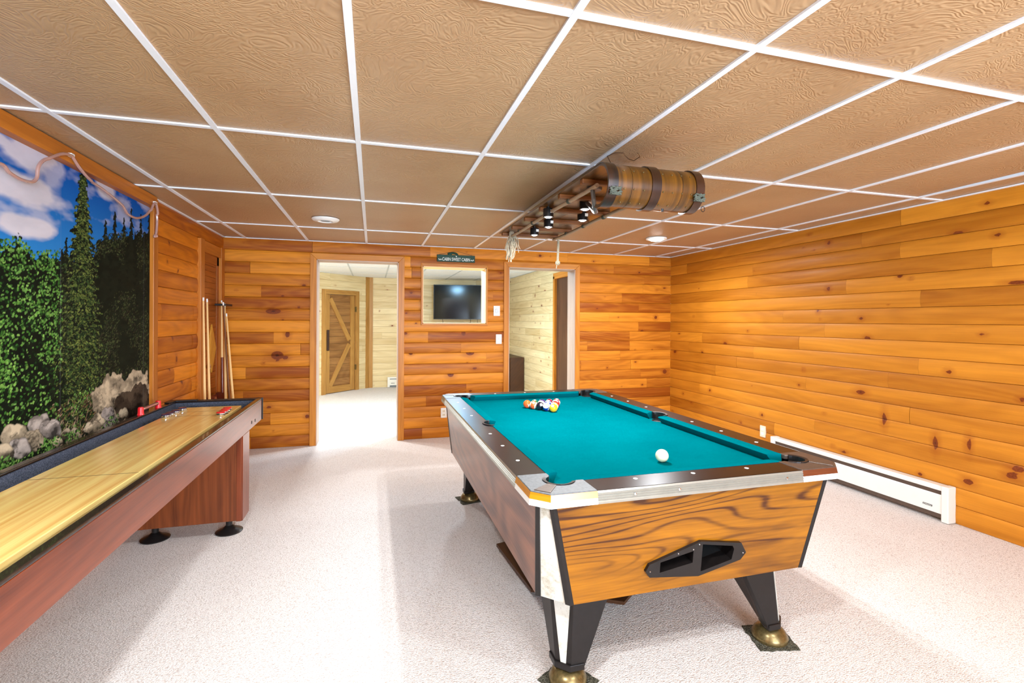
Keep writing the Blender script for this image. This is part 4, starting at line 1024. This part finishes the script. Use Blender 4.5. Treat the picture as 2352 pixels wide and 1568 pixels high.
# the end panels have a real hole for the ball return on the near side
def lerp(a, b_, s): return Vector(a) + (Vector(b_) - Vector(a)) * s
P(panel('end_panel', 5, 6, 'zebra', (1, 0, 0)), 'amber woodgrain end panel')
P(panel('side_panel', 7, 0, 'walnut', (0, 1, 0.02)), 'brown walnut grain side panel')
P(panel('side_panel', 3, 4, 'walnut', (0, 1, 0.02)), 'brown walnut grain side panel')
# near end panel with openings
a, b_, c, d = Vector(ob[1]), Vector(ob[2]), Vector(ot[2]), Vector(ot[1])
nrm = (b_ - a).cross(d - a).normalized()
if nrm.y > 0: nrm = -nrm
def onpanel(x, z, o=0.0):     # a point in the plane of the near panel
    s = (z - ZB) / (ZT - ZB); y = a.y + (d.y - a.y) * s
    return Vector((x, y, z)) + nrm * o
hole_o = [(0.966, 0.452), (0.978, 0.475), (1.196, 0.5405), (1.375, 0.512), (1.385, 0.507), (1.408, 0.468), (1.385, 0.445), (1.196, 0.402), (0.985, 0.425), (0.978, 0.430)]
cut = [(0.985, 0.430), (0.985, 0.476), (1.196, 0.536), (1.380, 0.505), (1.380, 0.440), (1.196, 0.406)]
bb = B()
cutv = [bb.bm.verts.new(onpanel(*p)) for p in cut]; outv = [bb.bm.verts.new(tuple(v)) for v in (a, d, c, b_)]
# ring of faces between the outline and the cut
A0, D0, C0_, B0_ = outv
fs = []
topm = bb.bm.verts.new(onpanel(1.196, ZT)); botm = bb.bm.verts.new(onpanel(1.196, ZB))
fs.append(bb.bm.faces.new((A0, cutv[0], cutv[1], D0))); fs.append(bb.bm.faces.new((D0, cutv[1], cutv[2], topm))); fs.append(bb.bm.faces.new((topm, cutv[2], cutv[3], C0_)))
fs.append(bb.bm.faces.new((C0_, cutv[3], cutv[4], B0_))); fs.append(bb.bm.faces.new((B0_, cutv[4], cutv[5], botm))); fs.append(bb.bm.faces.new((botm, cutv[5], cutv[0], A0)))
bmesh.ops.recalc_face_normals(bb.bm, faces=bb.bm.faces)
if fs[0].normal.y > 0: bmesh.ops.reverse_faces(bb.bm, faces=fs)
bb.face_uv(fs, (1, 0, 0))
o = P(bb.done('end_panel', 'zebra', t, fix=False), 'amber woodgrain end panel with the ball return')
md = o.modifiers.new('thick', 'SOLIDIFY'); md.thickness = 0.016; md.offset = -1
# ball return box
br = thing('ball_return_tmp', 'x', 'x', (TX, TY, 0)); bpy.data.objects.remove(br)
b = B()
def ringface(b, outer, inner, o0, o1, depth=None):
    n = len(outer)
    for i in range(n):
        j = (i + 1) % n
        q = [onpanel(*outer[i], o0), onpanel(*outer[j], o0), onpanel(*inner[j], o1), onpanel(*inner[i], o1)]
        try: b.bm.faces.new([b.bm.verts.new(v) for v in q])
        except ValueError: pass
xm0, xm1 = 1.183, 1.199
# plate pieces: left part with slot, right part with large hole
lo = [(0.966, 0.452), (0.980, 0.477), (1.196, 0.541), (1.196, 0.402), (0.985, 0.427)]
li = [(1.026, 0.452), (1.026, 0.480), (1.166, 0.507), (1.166, 0.461), (1.026, 0.440)]
ro_ = [(1.196, 0.402), (1.196, 0.541), (1.382, 0.512), (1.408, 0.470), (1.384, 0.443)]
ri_ = [(1.205, 0.420), (1.205, 0.528), (1.342, 0.505), (1.350, 0.492), (1.342, 0.450)]
for ou, inn_ in ((lo, li), (ro_, ri_)):
    ringface(b, ou, inn_, 0.012, 0.012); ringface(b, [p for p in ou], ou, 0.0, 0.012); ringface(b, inn_, inn_, 0.012, -0.05)
br = P(b.done('ball_return', 'blackmetal', t), 'black ball return frame'); 
b = B(); ringface(b, li, [(p[0] * .9 + 1.1 * .1, p[1]) for p in li], -0.05, -0.14); ringface(b, ri_, ri_, -0.05, -0.16)
b.bm.faces.new([b.bm.verts.new(onpanel(*p, -0.16)) for p in ri_]); b.bm.faces.new([b.bm.verts.new(onpanel(p[0] * .9 + .11, p[1], -0.14)) for p in li]); b.done('return_chute', 'blackmatte', br)
for p in ((0.985, 0.450), (1.393, 0.470), (1.190, 0.530), (1.10, 0.505), (1.165, 0.513)):
    b = B(); b.sphere(tuple(onpanel(*p, 0.012)), 0.0028, 8, 6); b.done('screw', 'chrome', br)
# inner carcass so that the openings look into the cabinet
b = B(); b.loft([[(v[0] * .97 + TX * .03, v[1] * .97 + TY * .03, ZB + 0.004) for v in ob], [(v[0] * .97 + TX * .03, v[1] * .97 + TY * .03, ZB + 0.016) for v in ob]]); b.done('base_panel', 'board', t)
# corner posts: white plate between two black edge strips
strip = 0.020
for (i, j, sx, sy) in ((0, 1, -1, -1), (2, 3, 1, -1), (4, 5, 1, 1), (6, 7, -1, 1)):
    pl = panel('corner_plate', i, j, 'plate', (0, 0, 1)); P(pl, 'scuffed white metal corner plate')
    for (k, kk) in ((i, j), (j, i)):
        A_, B_ = Vector(ob[k]), Vector(ot[k]); dirb = (Vector(ob[kk]) - A_).normalized(); dirt = (Vector(ot[kk]) - B_).normalized()
        out = Vector((sx, sy, 0)).normalized() * 0.006
        nb = (k - 1) % 8 if kk == (k + 1) % 8 else (k + 1) % 8
        db = (Vector(ob[nb]) - A_).normalized(); dt = (Vector(ot[nb]) - B_).normalized()
        bb = B(); bb.loft([[tuple(p) for p in (A_ + out * .3 + db * 0.011, A_ + out, A_ + dirb * strip + out, A_ + dirb * strip - out * 1, A_ - out, A_ + db * 0.011 - out)],
                           [tuple(p) for p in (B_ + out * .3 + dt * 0.011, B_ + out, B_ + dirt * 0.014 + out, B_ + dirt * 0.014 - out * 1, B_ - out, B_ + dt * 0.011 - out)]], grain=(0, 0, 1))
        bb.done('edge_strip', 'blackmetal', pl)
# legs
def leg(sx, sy):
    ox, oy = 0.530, 1.000                 # outer faces at the top (half distances)
    bx, by = 0.525, 1.020
    def ring(hx, hy, w_, c, z):
        P_ = [(hx, hy - c), (hx - c, hy), (hx - w_, hy), (hx - w_, hy - 0.03), (hx - w_ + 0.02, hy - w_ + 0.02), (hx - 0.03, hy - w_), (hx, hy - w_)]
        return [(TX + sx * x, TY + sy * y, z) for x, y in P_]
    b = B(); b.loft([ring(ox, oy, 0.240, 0.075, 0.372), ring(bx - 0.005, by, 0.100, 0.045, 0.075)], grain=(0, 0, 1))
    l = P(b.done('leg', 'blackmetal', t, bevel=0.003), 'black tapered steel leg')
    # white face on the chamfer
    T1, T2 = Vector((ox, oy - 0.075, 0.37)), Vector((ox - 0.075, oy, 0.37)); B1, B2 = Vector((bx - .005, by - 0.045, 0.085)), Vector((bx - .005 - 0.045, by, 0.085))
    out = Vector((1, 1, 0)).normalized() * 0.0015
    q = [T1 + (T2 - T1) * .12 + out, T1 + (T2 - T1) * .88 + out, B1 + (B2 - B1) * .66 + out, B1 + (B2 - B1) * .34 + out]
    b = B(); b.loft([[(TX + sx * v.x, TY + sy * v.y, v.z) for v in q], [(TX + sx * (v.x - .003), TY + sy * (v.y - .003), v.z) for v in q]], grain=(0, 0, 1)); P(b.done('leg_plate', 'plate', l), 'scuffed white metal face')
    b = B(); b.loft([ring(bx + 0.001, by + 0.004, 0.104, 0.045, 0.090), ring(bx + 0.001, by + 0.004, 0.104, 0.045, 0.066)], grain=(0, 0, 1)); b.done('leg_collar', 'blackmetal', l, bevel=0.002)
    fx, fy = TX + sx * (bx - 0.055), TY + sy * (by - 0.045)
    b = B(); b.lathe([(0.001, 0.004), (0.070, 0.004), (0.072, 0.010), (0.072, 0.020), (0.068, 0.026), (0.064, 0.036), (0.052, 0.050), (0.035, 0.058), (0.020, 0.060), (0.020, 0.075), (0.001, 0.075)], (fx, fy, 0), n=40)
    P(b.done('levelling_foot', 'brass', t, smooth=True), 'tarnished brass levelling foot')
    return fx, fy
feet = {}
for sx in (-1, 1):
    for sy in (-1, 1): feet[(sx, sy)] = leg(sx, sy)
rg = random.Random(4)
for (sx, sy), lb in {(-1, -1): 'ragged dark pad under the near left foot of the pool table', (1, -1): 'ragged dark pad under the near right foot of the pool table', (-1, 1): 'ragged dark pad under the far left foot of the pool table', (1, 1): 'ragged dark pad under the far right foot of the pool table'}.items():
    fx, fy = feet[(sx, sy)]; rot = {(-1, -1): 0.5, (1, -1): -0.25, (-1, 1): 0.15, (1, 1): 0.3}[(sx, sy)]
    pts = []
    for k in range(32):
        a_ = 2 * PI * k / 32; q = 0.086 / max(abs(math.cos(a_)), abs(math.sin(a_))) * rg.uniform(0.93, 1.05); pts.append((fx + q * math.cos(a_ + rot), fy + q * math.sin(a_ + rot)))
    b = B(); b.loft([[(x, y, 0.0005) for x, y in pts], [(x, y, 0.0045) for x, y in pts]]); tag(b.done('floor_pad', 'padmat'), lb, 'floor pad', 'pads under the pool table feet')

# board stored under the table
b = B(); b.loft([[(0.70, 2.77, z), (0.745, 2.26, z), (1.13, 2.04, z), (1.45, 2.30, z), (1.40, 2.95, z)] for z in (0.050, 0.066)], grain=(0, 1, 0)); tag(b.done('wooden_board', 'board', bevel=0.001), 'dark brown wooden board lying low beneath the pool table', 'board')
for (x, y, lb) in ((0.80, 2.70, 'small orange wood block propping the board at its left end'), (1.30, 2.35, 'small orange wood block propping the board toward the right, hidden in shade')):
    b = B(); b.box(x - .05, x + .05, y - .03, y + .03, 0.001, 0.049); tag(b.done('wood_block', 'trim_l', bevel=0.002), lb, 'block', 'blocks under the stored board')

# ---------------------------------------------------------------- billiard balls
BR = 0.0286
WHITE = (236, 232, 214)
def ball_mat(num, col, stripe):
    k = NT('ball_%s' % num); co = k.coord('Object')
    sp = k.node('ShaderNodeSeparateXYZ'); k.link(co, sp.inputs[0])
    r = BR
    if stripe:
        m = k.math('LESS_THAN', k.math('ABSOLUTE', sp.outputs[1]), r * 0.50)
        c = k.mix(m, lin(WHITE), lin(col))
    else:
        m = k.math('LESS_THAN', k.math('ABSOLUTE', sp.outputs[1]), 1.0); c = k.mix(m, lin(col), lin(col))
    if num != 'cue':
        rad = k.math('SQRT', k.math('ADD', k.math('POWER', k.math('ABSOLUTE', sp.outputs[0]), 2.0), k.math('POWER', k.math('ABSOLUTE', sp.outputs[1]), 2.0)))
        c = k.mix(k.math('LESS_THAN', rad, 0.0098), c, lin(WHITE))
    k.set(col=c, rough=0.08, spec=0.5, coat=0.5); return k.m
base_ball = None
bc = B(); bc.sphere((0, 0, 0), BR, 40, 24); proto = bc.done('ball_proto', None, smooth=True); pm = proto.data; bpy.data.objects.remove(proto)
def ball(num, col, stripe, x, y, label, dirn, roll=0.0, cat_group='balls of the racked triangle'):
    me = pm.copy(); me.materials.clear(); me.materials.append(ball_mat(num, col, stripe))
    o = bpy.data.objects.new('billiard_ball' if num != 'cue' else 'cue_ball', me); COL.objects.link(o)
    q = Vector(dirn).normalized().to_track_quat('Z', 'Y').to_matrix().to_4x4() @ Matrix.Rotation(roll, 4, 'Z')
    o.matrix_world = Matrix.Translation((x, y, SLZ + BR + 0.0004)) @ q
    tag(o, label, 'ball', cat_group if num != 'cue' else None)
    if num != 'cue':
        n = text_mesh('number', str(num), 0.013, 'blackmatte', o.matrix_world @ Matrix.Translation((0, 0, BR - 0.0006)), o, ext=0.0004, bold=0.0003)
        bpy.context.view_layer.update()
        n.matrix_parent_inverse = o.matrix_world.inverted()
    return o
ball('cue', (240, 234, 196), False, 1.236, 1.902, 'cream cue ball alone near the head of the table', (0, 0, 1))
Av, Cv = Vector((1.063, 3.328)), Vector((1.288, 3.345)); Bv = Vector((1.189, 3.140))
ds = (Bv - Av) / 4; dc_ = (Cv - Av) / 4
ds = ds.normalized() * 0.0574; dc_ = Matrix.Rotation(math.radians(60), 2) @ ds
YEL, BLU, RED, PUR, ORA, GRN, MAR, BLK = (246, 186, 30), (10, 54, 150), (206, 24, 30), (52, 34, 92), (244, 96, 40), (0, 96, 60), (120, 14, 40), (22, 20, 34)
C0 = (-1.2, -3.2, 0.9)     # roughly towards the camera
rack = {
 (0, 0): (5, ORA, False, 'solid orange ball at the left tip of the rack', (-0.3, 1, 0.3)),
 (1, 0): (13, ORA, True, 'orange striped ball marked 13 beside the orange ball at the left tip', (-0.35, -1.0, 1.1)),
 (2, 0): (8, BLK, False, 'black eight ball in the middle of the row nearest the camera', (0.05, -1.0, 0.55)),
 (3, 0): (10, BLU, True, 'blue striped ball between the black ball and the yellow ball', (0.4, -1.0, -0.5)),
 (4, 0): (1, YEL, False, 'solid yellow ball at the near right tip of the rack', (-0.75, -1.0, 1.0)),
 (0, 1): (6, GRN, False, 'green ball behind the orange ball at the left tip', (0, 0.2, -1)),
 (1, 1): (14, GRN, True, 'mostly white striped ball behind the orange striped ball', (0, 1, 0.3)),
 (2, 1): (2, BLU, False, 'solid blue ball behind the black eight ball', (-0.1, -0.8, 1.3)),
 (3, 1): (9, YEL, True, 'yellow striped ball just behind the solid yellow ball', (0.1, -1.0, 1.0)),
 (0, 2): (4, PUR, False, 'purple ball in the third row, left side of the rack', (0, 1, 0.2)),
 (1, 2): (12, PUR, True, 'white topped striped ball in the middle of the third row', (0.2, -1.0, 0.5)),
 (2, 2): (3, RED, False, 'solid red ball behind the yellow striped ball', (-0.2, -1, 0.5)),
 (0, 3): (7, MAR, False, 'maroon ball in the fourth row, hidden side of the rack', (0, 1, 0)),
 (1, 3): (11, RED, True, 'red striped ball in the fourth row on the right edge of the rack', (0.3, 0.3, 1)),
 (0, 4): (15, MAR, True, 'maroon ball at the far tip of the rack', (0, 0.4, -1)),
}
rolls = {(1, 0): 1.2, (3, 0): 0.6, (1, 2): 0.4, (3, 1): 0.8}
for (i, j), (num, col, stp, lb, dr_) in rack.items():
    p = Av + ds * i + dc_ * j
    ball(num, col, stp, p.x, p.y, lb, dr_, rolls.get((i, j), 0.0))

# ---------------------------------------------------------------- toboggan lamp hanging below the ceiling
SL0, SL1, SLY0, SLY1, SBZ = 0.968, 1.446, 2.02, 3.78, 2.070
tb = thing('toboggan_lamp', 'varnished toboggan with curled front hung flat below the ceiling as a lamp', 'toboggan', (1.21, 2.9, SBZ))
def sprof(z_off=0.0, rr=0.094):
    pts = [(SLY1, SBZ + z_off), (3.2, SBZ + z_off), (2.6, SBZ + z_off), (2.2, SBZ + z_off)]
    cy_, cz_ = 1.995, SBZ - 0.094
    for k in range(0, 25):
        a_ = math.radians(90 + k * 8.6); pts.append((cy_ + (rr + z_off) * math.cos(a_), cz_ + (rr + z_off) * math.sin(a_)))
    return pts
def strip_(name, x0, x1, off, th, mat, ystop=None):
    pr_ = sprof(off); b = B(); L = [pr_[i] for i in range(len(pr_))]; inner = sprof(off - th)
    if ystop is not None:
        L = [p if i > 0 else (ystop, p[1]) for i, p in enumerate(L) if i == 0 or p[0] < ystop]; inner = [p if i > 0 else (ystop, p[1]) for i, p in enumerate(inner) if i == 0 or p[0] < ystop]
        L = L[:]; n_ = min(len(L), len(inner)); L, inner = L[:n_], inner[:n_]
    s = 0.0
    vo = []; bm = b.bm
    rows = []
    for (p, q) in zip(L, inner):
        rows.append([bm.verts.new((x0, p[0], p[1])), bm.verts.new((x1, p[0], p[1])), bm.verts.new((x1, q[0], q[1])), bm.verts.new((x0, q[0], q[1]))])
    for i in range(len(rows) - 1):
        ds_ = math.hypot(L[i + 1][0] - L[i][0], L[i + 1][1] - L[i][1])
        for k in range(4):
            j = (k + 1) % 4
            f = bm.faces.new((rows[i][k], rows[i][j], rows[i + 1][j], rows[i + 1][k]))
            us_ = [s, s, s + ds_, s + ds_]; vs_ = [k * .1 + (0 if k % 2 else 0), k * .1 + (x1 - x0), k * .1 + (x1 - x0), k * .1]
            for l, uu, vv in zip(f.loops, us_, vs_): l[b.uvl].uv = (uu + x0 * 7, vv + x0 * 3)
        s += ds_
    f = bm.faces.new(rows[0]); f2 = bm.faces.new(list(reversed(rows[-1])))
    return b.done(name, mat, tb, smooth=True)
cuts = [SL0, 1.085, 1.205, 1.335, SL1]
for x0, x1 in zip(cuts[:-1], cuts[1:]): strip_('slat', x0 + 0.0008, x1 - 0.0008, 0.0, 0.010, 'sled')
for x0, x1 in ((SL0 - 0.002, SL0 + 0.046), (1.180, 1.226), (SL1 - 0.040, SL1 + 0.002)): P(strip_('runner_strip', x0, x1, 0.006, 0.006, 'sled_d', 2.3), 'dark runner strip')
b = B()
for k, a_ in enumerate((150, 200, 238)):
    for i in range(10):
        x = SL0 + 0.03 + i * 0.048
        b.sphere((x, 1.995 + 0.0965 * math.cos(math.radians(a_)), SBZ - 0.094 + 0.0965 * math.sin(math.radians(a_))), 0.0035, 6, 5)
b.done('rivets', 'brass', tb)['kind'] = 'stuff'
for i, y_ in enumerate((3.72, 3.44, 3.13, 2.82, 2.50, 2.20)):
    b = B(); b.box(SL0 + 0.005, SL1 - 0.005, y_ - 0.018, y_ + 0.018, SBZ - 0.034, SBZ - 0.009); b.done('cross_bar', 'cleat', tb, bevel=0.005)
for x_ in (1.035, 1.405):
    b = B(); b.tube([(x_, y, SBZ - 0.044 + 0.004 * math.sin(y * 5)) for y in np.linspace(2.15, 3.72, 14)], 0.011, 10); rl = b.done('side_rod', 'rod', tb, smooth=True)
    for y_ in (3.44, 3.13, 2.82, 2.50):
        b = B(); b.lathe([(0.0135, -0.014), (0.0145, 0), (0.0135, 0.014)], (x_, y_, SBZ - 0.042), 1, 12); b.done('rod_lashing', 'rtie', rl, smooth=True)
b = B(); b.tube([(1.465, y, SBZ - 0.012) for y in np.linspace(2.1, 3.72, 6)], 0.007, 8); b.done('edge_rod', 'rod', tb, smooth=True)
# spot cylinders
for k, (x, y, lit) in enumerate(((1.023, 2.80, 0), (1.135, 3.10, 0), (1.142, 3.42, 0), (1.262, 2.83, 1), (1.150, 2.545, 1))):
    hd = 0.052; zt_ = SBZ - 0.020
    b = B(); b.lathe([(0.001, zt_ + 0.02), (0.012, zt_ + 0.02), (0.012, zt_), (0.030, zt_), (0.032, zt_ - 0.004), (0.032, zt_ - hd), (0.026, zt_ - hd), (0.022, zt_ - hd + 0.012), (0.001, zt_ - hd + 0.012)], (x, y, 0), n=28)
    sp_ = P(b.done('spotlight', 'black', tb, smooth=True), 'black cylindrical spotlight')
    b = B(); b.lathe([(0.001, zt_ - hd - 0.004), (0.015, zt_ - hd - 0.003), (0.024, zt_ - hd + 0.004), (0.024, zt_ - hd + 0.010)], (x, y, 0), n=24); b.done('bulb', 'glow_s' if lit else 'glow', sp_, smooth=True)
    b = B(); b.box(x + 0.002, x + 0.022, y - 0.034, y - 0.030, zt_ - 0.030, zt_ - 0.012); b.done('sticker', 'wplastic', sp_)
    l = bpy.data.lights.new('spotlight_light', 'AREA'); l.shape = 'DISK'; l.size = 0.05; l.energy = SPOT_POWER * (2.0 if lit else 0.3); l.color = (0.97, 0.98, 1.0)
    o = bpy.data.objects.new('spotlight_light', l); COL.objects.link(o); o.location = (x, y, zt_ - hd - 0.008); o.parent = tb; o.matrix_parent_inverse = tb.matrix_world.inverted()
# junction box and conduit
b = B(); b.lathe([(0.001, 2.045), (0.036, 2.045), (0.040, 2.052), (0.040, 2.062), (0.001, 2.062)], (1.10, 2.32, 0), n=28); b.done('junction_box', plain('grey_steel', (96, 92, 92), 0.4, 0.4), tb, smooth=True)
b = B(); b.tube([(1.08, 2.30, 2.045), (1.055, 2.25, 2.035), (1.035, 2.20, 2.005), (1.035, 2.19, 1.965), (1.055, 2.22, 1.930), (1.09, 2.28, 1.925), (1.12, 2.36, 1.945), (1.145, 2.45, 1.99), (1.15, 2.52, 2.03)], 0.011, 10); b.done('conduit', 'cord', tb, smooth=True)
# knotted ties on the curl
for x_ in (1.00, 1.42):
    b = B(); rgx = random.Random(int(x_ * 100)); pts = []
    for k in range(40):
        a_ = k * 0.9; pts.append((x_ + 0.028 * math.sin(a_ * 1.3), 1.90 - 0.002 - 0.006 * math.cos(a_ * 2.1), 1.930 + 0.016 * math.cos(a_)))
    b.tube(pts, 0.0035, 6); b.done('rope_tie', 'rtie', tb, smooth=True)
b = B(); b.tube([(1.44 + 0.010 * math.cos(a_), 1.900, 1.880 + 0.012 * math.sin(a_)) for a_ in np.linspace(0, 6.2, 14)], 0.0015, 5); b.tube([(1.25, 1.93, 1.875), (1.25, 1.93, 1.862)], 0.006, 8); b.done('hook', 'blackmetal', tb, smooth=True)
for x_ in (1.18, 1.25):
    for y_ in (2.6, 3.4):
        b = B(); b.tube([(x_, y_, SBZ - 0.005), (x_, y_, H - 0.001)], 0.0022, 6); b.done('hanger_wire', 'blackmetal', tb, smooth=True)
# rope ends hanging at the far end
b = B(); rgx = random.Random(9)
b.sphere((1.035, 3.66, 2.042), 0.022, 12, 8, (1, 1, 1.5))
for k in range(46):
    th = rgx.uniform(0, 2 * PI); r0 = rgx.uniform(0, .010); r1 = rgx.uniform(0.005, 0.045); ph = rgx.uniform(0, 6); L = rgx.uniform(0.15, 0.245); pts = []
    side = 0.025 if k % 3 == 0 else -0.018
    if k % 3 == 0: L *= 0.66
    for s_ in range(10):
        f = s_ / 9; rr = r0 + (r1 - r0) * min(1, f * 2.2) * (1 - 0.25 * f)
        pts.append((1.040 + side * f + rr * math.cos(th) + 0.006 * math.sin(ph + f * 9), 3.66 + rr * math.sin(th) * .6 + 0.005 * math.cos(ph + f * 8), 2.050 - L * f * 0.93))
    b.tube(pts, 0.0026, 5)
tsl = b.done('rope_tassel', 'rope', tb, smooth=True); P(tsl, 'frayed cream rope tassel')
b = B()
for s_ in range(3):
    b.tube([(1.425 - 0.006 * f + 0.0048 * math.cos(f * 34 + s_ * 2.094), 3.66 + 0.0048 * math.sin(f * 34 + s_ * 2.094), 2.035 - 0.195 * f) for f in np.linspace(0, 1, 70)], 0.0058, 6)
for k in range(3):
    pts = []
    for i in range(17):
        a_ = 2 * PI * i / 16; v = Vector((0.013 * math.cos(a_), 0.013 * math.sin(a_), 0.006 * math.sin(2 * a_))); v = Matrix.Rotation(k * 1.1, 3, 'X') @ v; pts.append((1.419 + v.x, 3.66 + v.y, 1.832 + v.z))
    b.tube(pts, 0.007, 6)
b.tube([(1.417, 3.66, 1.825), (1.408, 3.655, 1.805), (1.404, 3.65, 1.785)], 0.0035, 6)
P(b.done('knotted_rope', 'rope', tb, smooth=True), 'twisted cream rope with end knot')
# stray wire on the ceiling
b = B(); b.tube([(1.158, 2.29, H - 0.003), (1.165, 2.22, H - 0.008), (1.20, 2.20, H - 0.012), (1.235, 2.245, H - 0.008), (1.275, 2.28, H - 0.010), (1.312, 2.29, H - 0.012), (1.312, 2.23, H - 0.010), (1.275, 2.19, H - 0.008)], 0.0018, 6)
b.tube([(1.158, 2.29, H - 0.003), (1.17, 2.26, H - 0.06), (1.18, 2.23, H - 0.145)], 0.0018, 6)
tag(b.done('loose_wire', 'sled_d', smooth=True), 'thin brown loose wire curling from the ceiling above the toboggan', 'wire')

# ---------------------------------------------------------------- rope light draped over the mural
pts = [(2.30, 1.95), (2.464, 1.993), (2.52, 1.972), (2.591, 1.963), (2.66, 1.972), (2.692, 2.000), (2.700, 2.045), (2.73, 2.085), (2.80, 2.13), (2.87, 2.165), (2.935, 2.178),
       (2.962, 2.165), (3.008, 2.139), (3.10, 2.105), (3.216, 2.093), (3.34, 2.075), (3.459, 2.052), (3.50, 2.030), (3.545, 2.010), (3.65, 2.010), (3.75, 2.040), (3.83, 2.085), (3.875, 2.14), (3.905, 2.165), (3.93, 2.158),
       (3.950, 2.12), (3.962, 2.06), (3.955, 1.99), (3.945, 1.955)]
def cr(pts, n=6):
    out = []
    for i in range(len(pts) - 1):
        p0, p1, p2, p3 = pts[max(i - 1, 0)], pts[i], pts[i + 1], pts[min(i + 2, len(pts) - 1)]
        for k in range(n):
            t_ = k / n; out.append(tuple(0.5 * ((2 * p1[a]) + (-p0[a] + p2[a]) * t_ + (2 * p0[a] - 5 * p1[a] + 4 * p2[a] - p3[a]) * t_ ** 2 + (-p0[a] + 3 * p1[a] - 3 * p2[a] + p3[a]) * t_ ** 3) for a in range(len(p1))))
    out.append(pts[-1]); return out
rlg = thing('rope_light', 'unlit clear rope light draped along the top of the mural', 'rope light', (-1.44, 3.0, 2.1))
p3 = [(-1.445 if z > 2.10 else -1.452, y, z) for y, z in cr(pts)]
b = B(); b.tube(p3, 0.0075, 8); b.done('tube', 'tube', rlg, smooth=True)
b = B(); b.tube([(x, y, z) for x, y, z in p3[::2]], 0.0015, 4); b.done('inner_wire', plain('copper', (176, 96, 66), 0.4, 0.6), rlg)
for y_, z_ in ((2.94, 2.178), (3.915, 2.165)):
    b = B(); b.box(-1.462, -1.440, y_ - 0.010, y_ + 0.018, z_ - 0.006, z_ + 0.012); b.done('clip', 'wplastic', rlg, bevel=0.002)
b = B(); b.sphere((-1.452, 3.942, 1.945), 0.013, 12, 8, (1, 1.4, 1)); b.sphere((-1.452, 3.925, 1.938), 0.010, 10, 8); b.done('end_cap', 'tube', rlg, smooth=True)

# ---------------------------------------------------------------- cue rack in the corner
ck = thing('cue_rack', 'dark mahogany cue rack standing in the corner behind the shuffleboard table', 'cue rack', (-1.40, 5.2, 0))
b = B()
for y0_, y1_ in ((5.040, 5.095), (5.36, 5.42)):
    b.box(-1.465, -1.385, y0_, y1_, 0.0, 0.655)
b.done('side_panel', 'mahog', ck, bevel=0.004)
b = B(); b.box(-1.468, -1.455, 5.085, 5.36, 0.10, 0.64); b.done('back_panel', 'mahog', ck)
b = B(); b.box(-1.465, -1.370, 4.86, 5.62, 0.0, 0.045); b.done('base', 'mahog', ck, bevel=0.004)
b = B(); b.loft([[(x, y, z + 0.02 * ((y - 5.22) / 0.14) ** 2) for (x, z) in ((-1.46, 0.555), (-1.385, 0.555), (-1.385, 0.573), (-1.46, 0.573))] for y in np.linspace(5.085, 5.36, 8)]); P(b.done('shelf', 'cleat', ck), 'lighter curved shelf')
b = B(); b.box(-1.470, -1.375, 4.865, 5.030, 0.590, 0.628); b.lathe([(0.001, 4.86), (0.03, 4.865), (0.034, 4.88), (0.03, 4.90), (0.001, 4.905)], (-1.44, 0, 0.61), 1, 16); b.done('cue_holder', 'mahog', ck, bevel=0.004)
b = B(); b.box(-1.480, -1.385, 5.36, 5.60, 1.500, 1.520); b.done('top_clip', 'black', ck, bevel=0.003)
def cue(px_top, py_top, x_top, px_bot, py_bot, x_bot, label, colr='cue', tip='wplastic', wrap=True, zfoot=0.046):
    r1, r2 = pxray(px_top, py_top), pxray(px_bot, py_bot)
    T = Vector((x_top, r1[1] * x_top / r1[0], r1[2] * x_top / r1[0] + CAMZ)); Q = Vector((x_bot, r2[1] * x_bot / r2[0], r2[2] * x_bot / r2[0] + CAMZ))
    F = Q + (Q - T) * ((Q.z - zfoot) / (T.z - Q.z)); d_ = F - T
    e = thing('pool_cue', label, 'pool cue', tuple(F), 'pool cues standing in the corner')
    b = B(); b.tube([T + d_ * f for f in (0.02, 0.3, 0.62)], 0.0068, 12, 0.0115); b.done('shaft', colr, e, smooth=True)
    b = B(); b.tube([T + d_ * f for f in (0.62, 0.8, 1.0)], 0.0116, 12, 0.0155); b.done('butt', 'mahog' if not wrap else colr, e, smooth=True)
    b = B(); b.tube([T, T + d_ * 0.02], 0.0070, 12); P(b.done('ferrule', tip, e, smooth=True), 'white ferrule tip')
    if wrap:
        b = B(); b.tube([T + d_ * 0.635, T + d_ * 0.665], 0.0135, 12); P(b.done('wrap', 'black', e, smooth=True), 'black band')
cue(467, 683, -1.435, 470, 905, -1.405, 'pale pool cue farthest left in the corner rack', wrap=True)
cue(475.5, 686, -1.435, 480.5, 905, -1.405, 'pale pool cue just right of the leftmost cue in the rack')
cue(509, 690, -1.430, 511, 905, -1.40, 'pale pool cue clipped above the right panel of the rack', wrap=False, zfoot=0.657)
cue(516.5, 697, -1.420, 518, 905, -1.352, 'slim pale pool cue immediately right of the clipped cue', wrap=False, zfoot=0.002)
cue(520, 720, -1.375, 535, 915, -1.27, 'pale pool cue leaning right against the corner, lowest tip of all', wrap=False, zfoot=0.002)
cue(512.5, 694, -1.400, 527, 915, -1.31, 'brown pool cue between the slim cue and the leaning cue', 'cleat', wrap=False, zfoot=0.002)
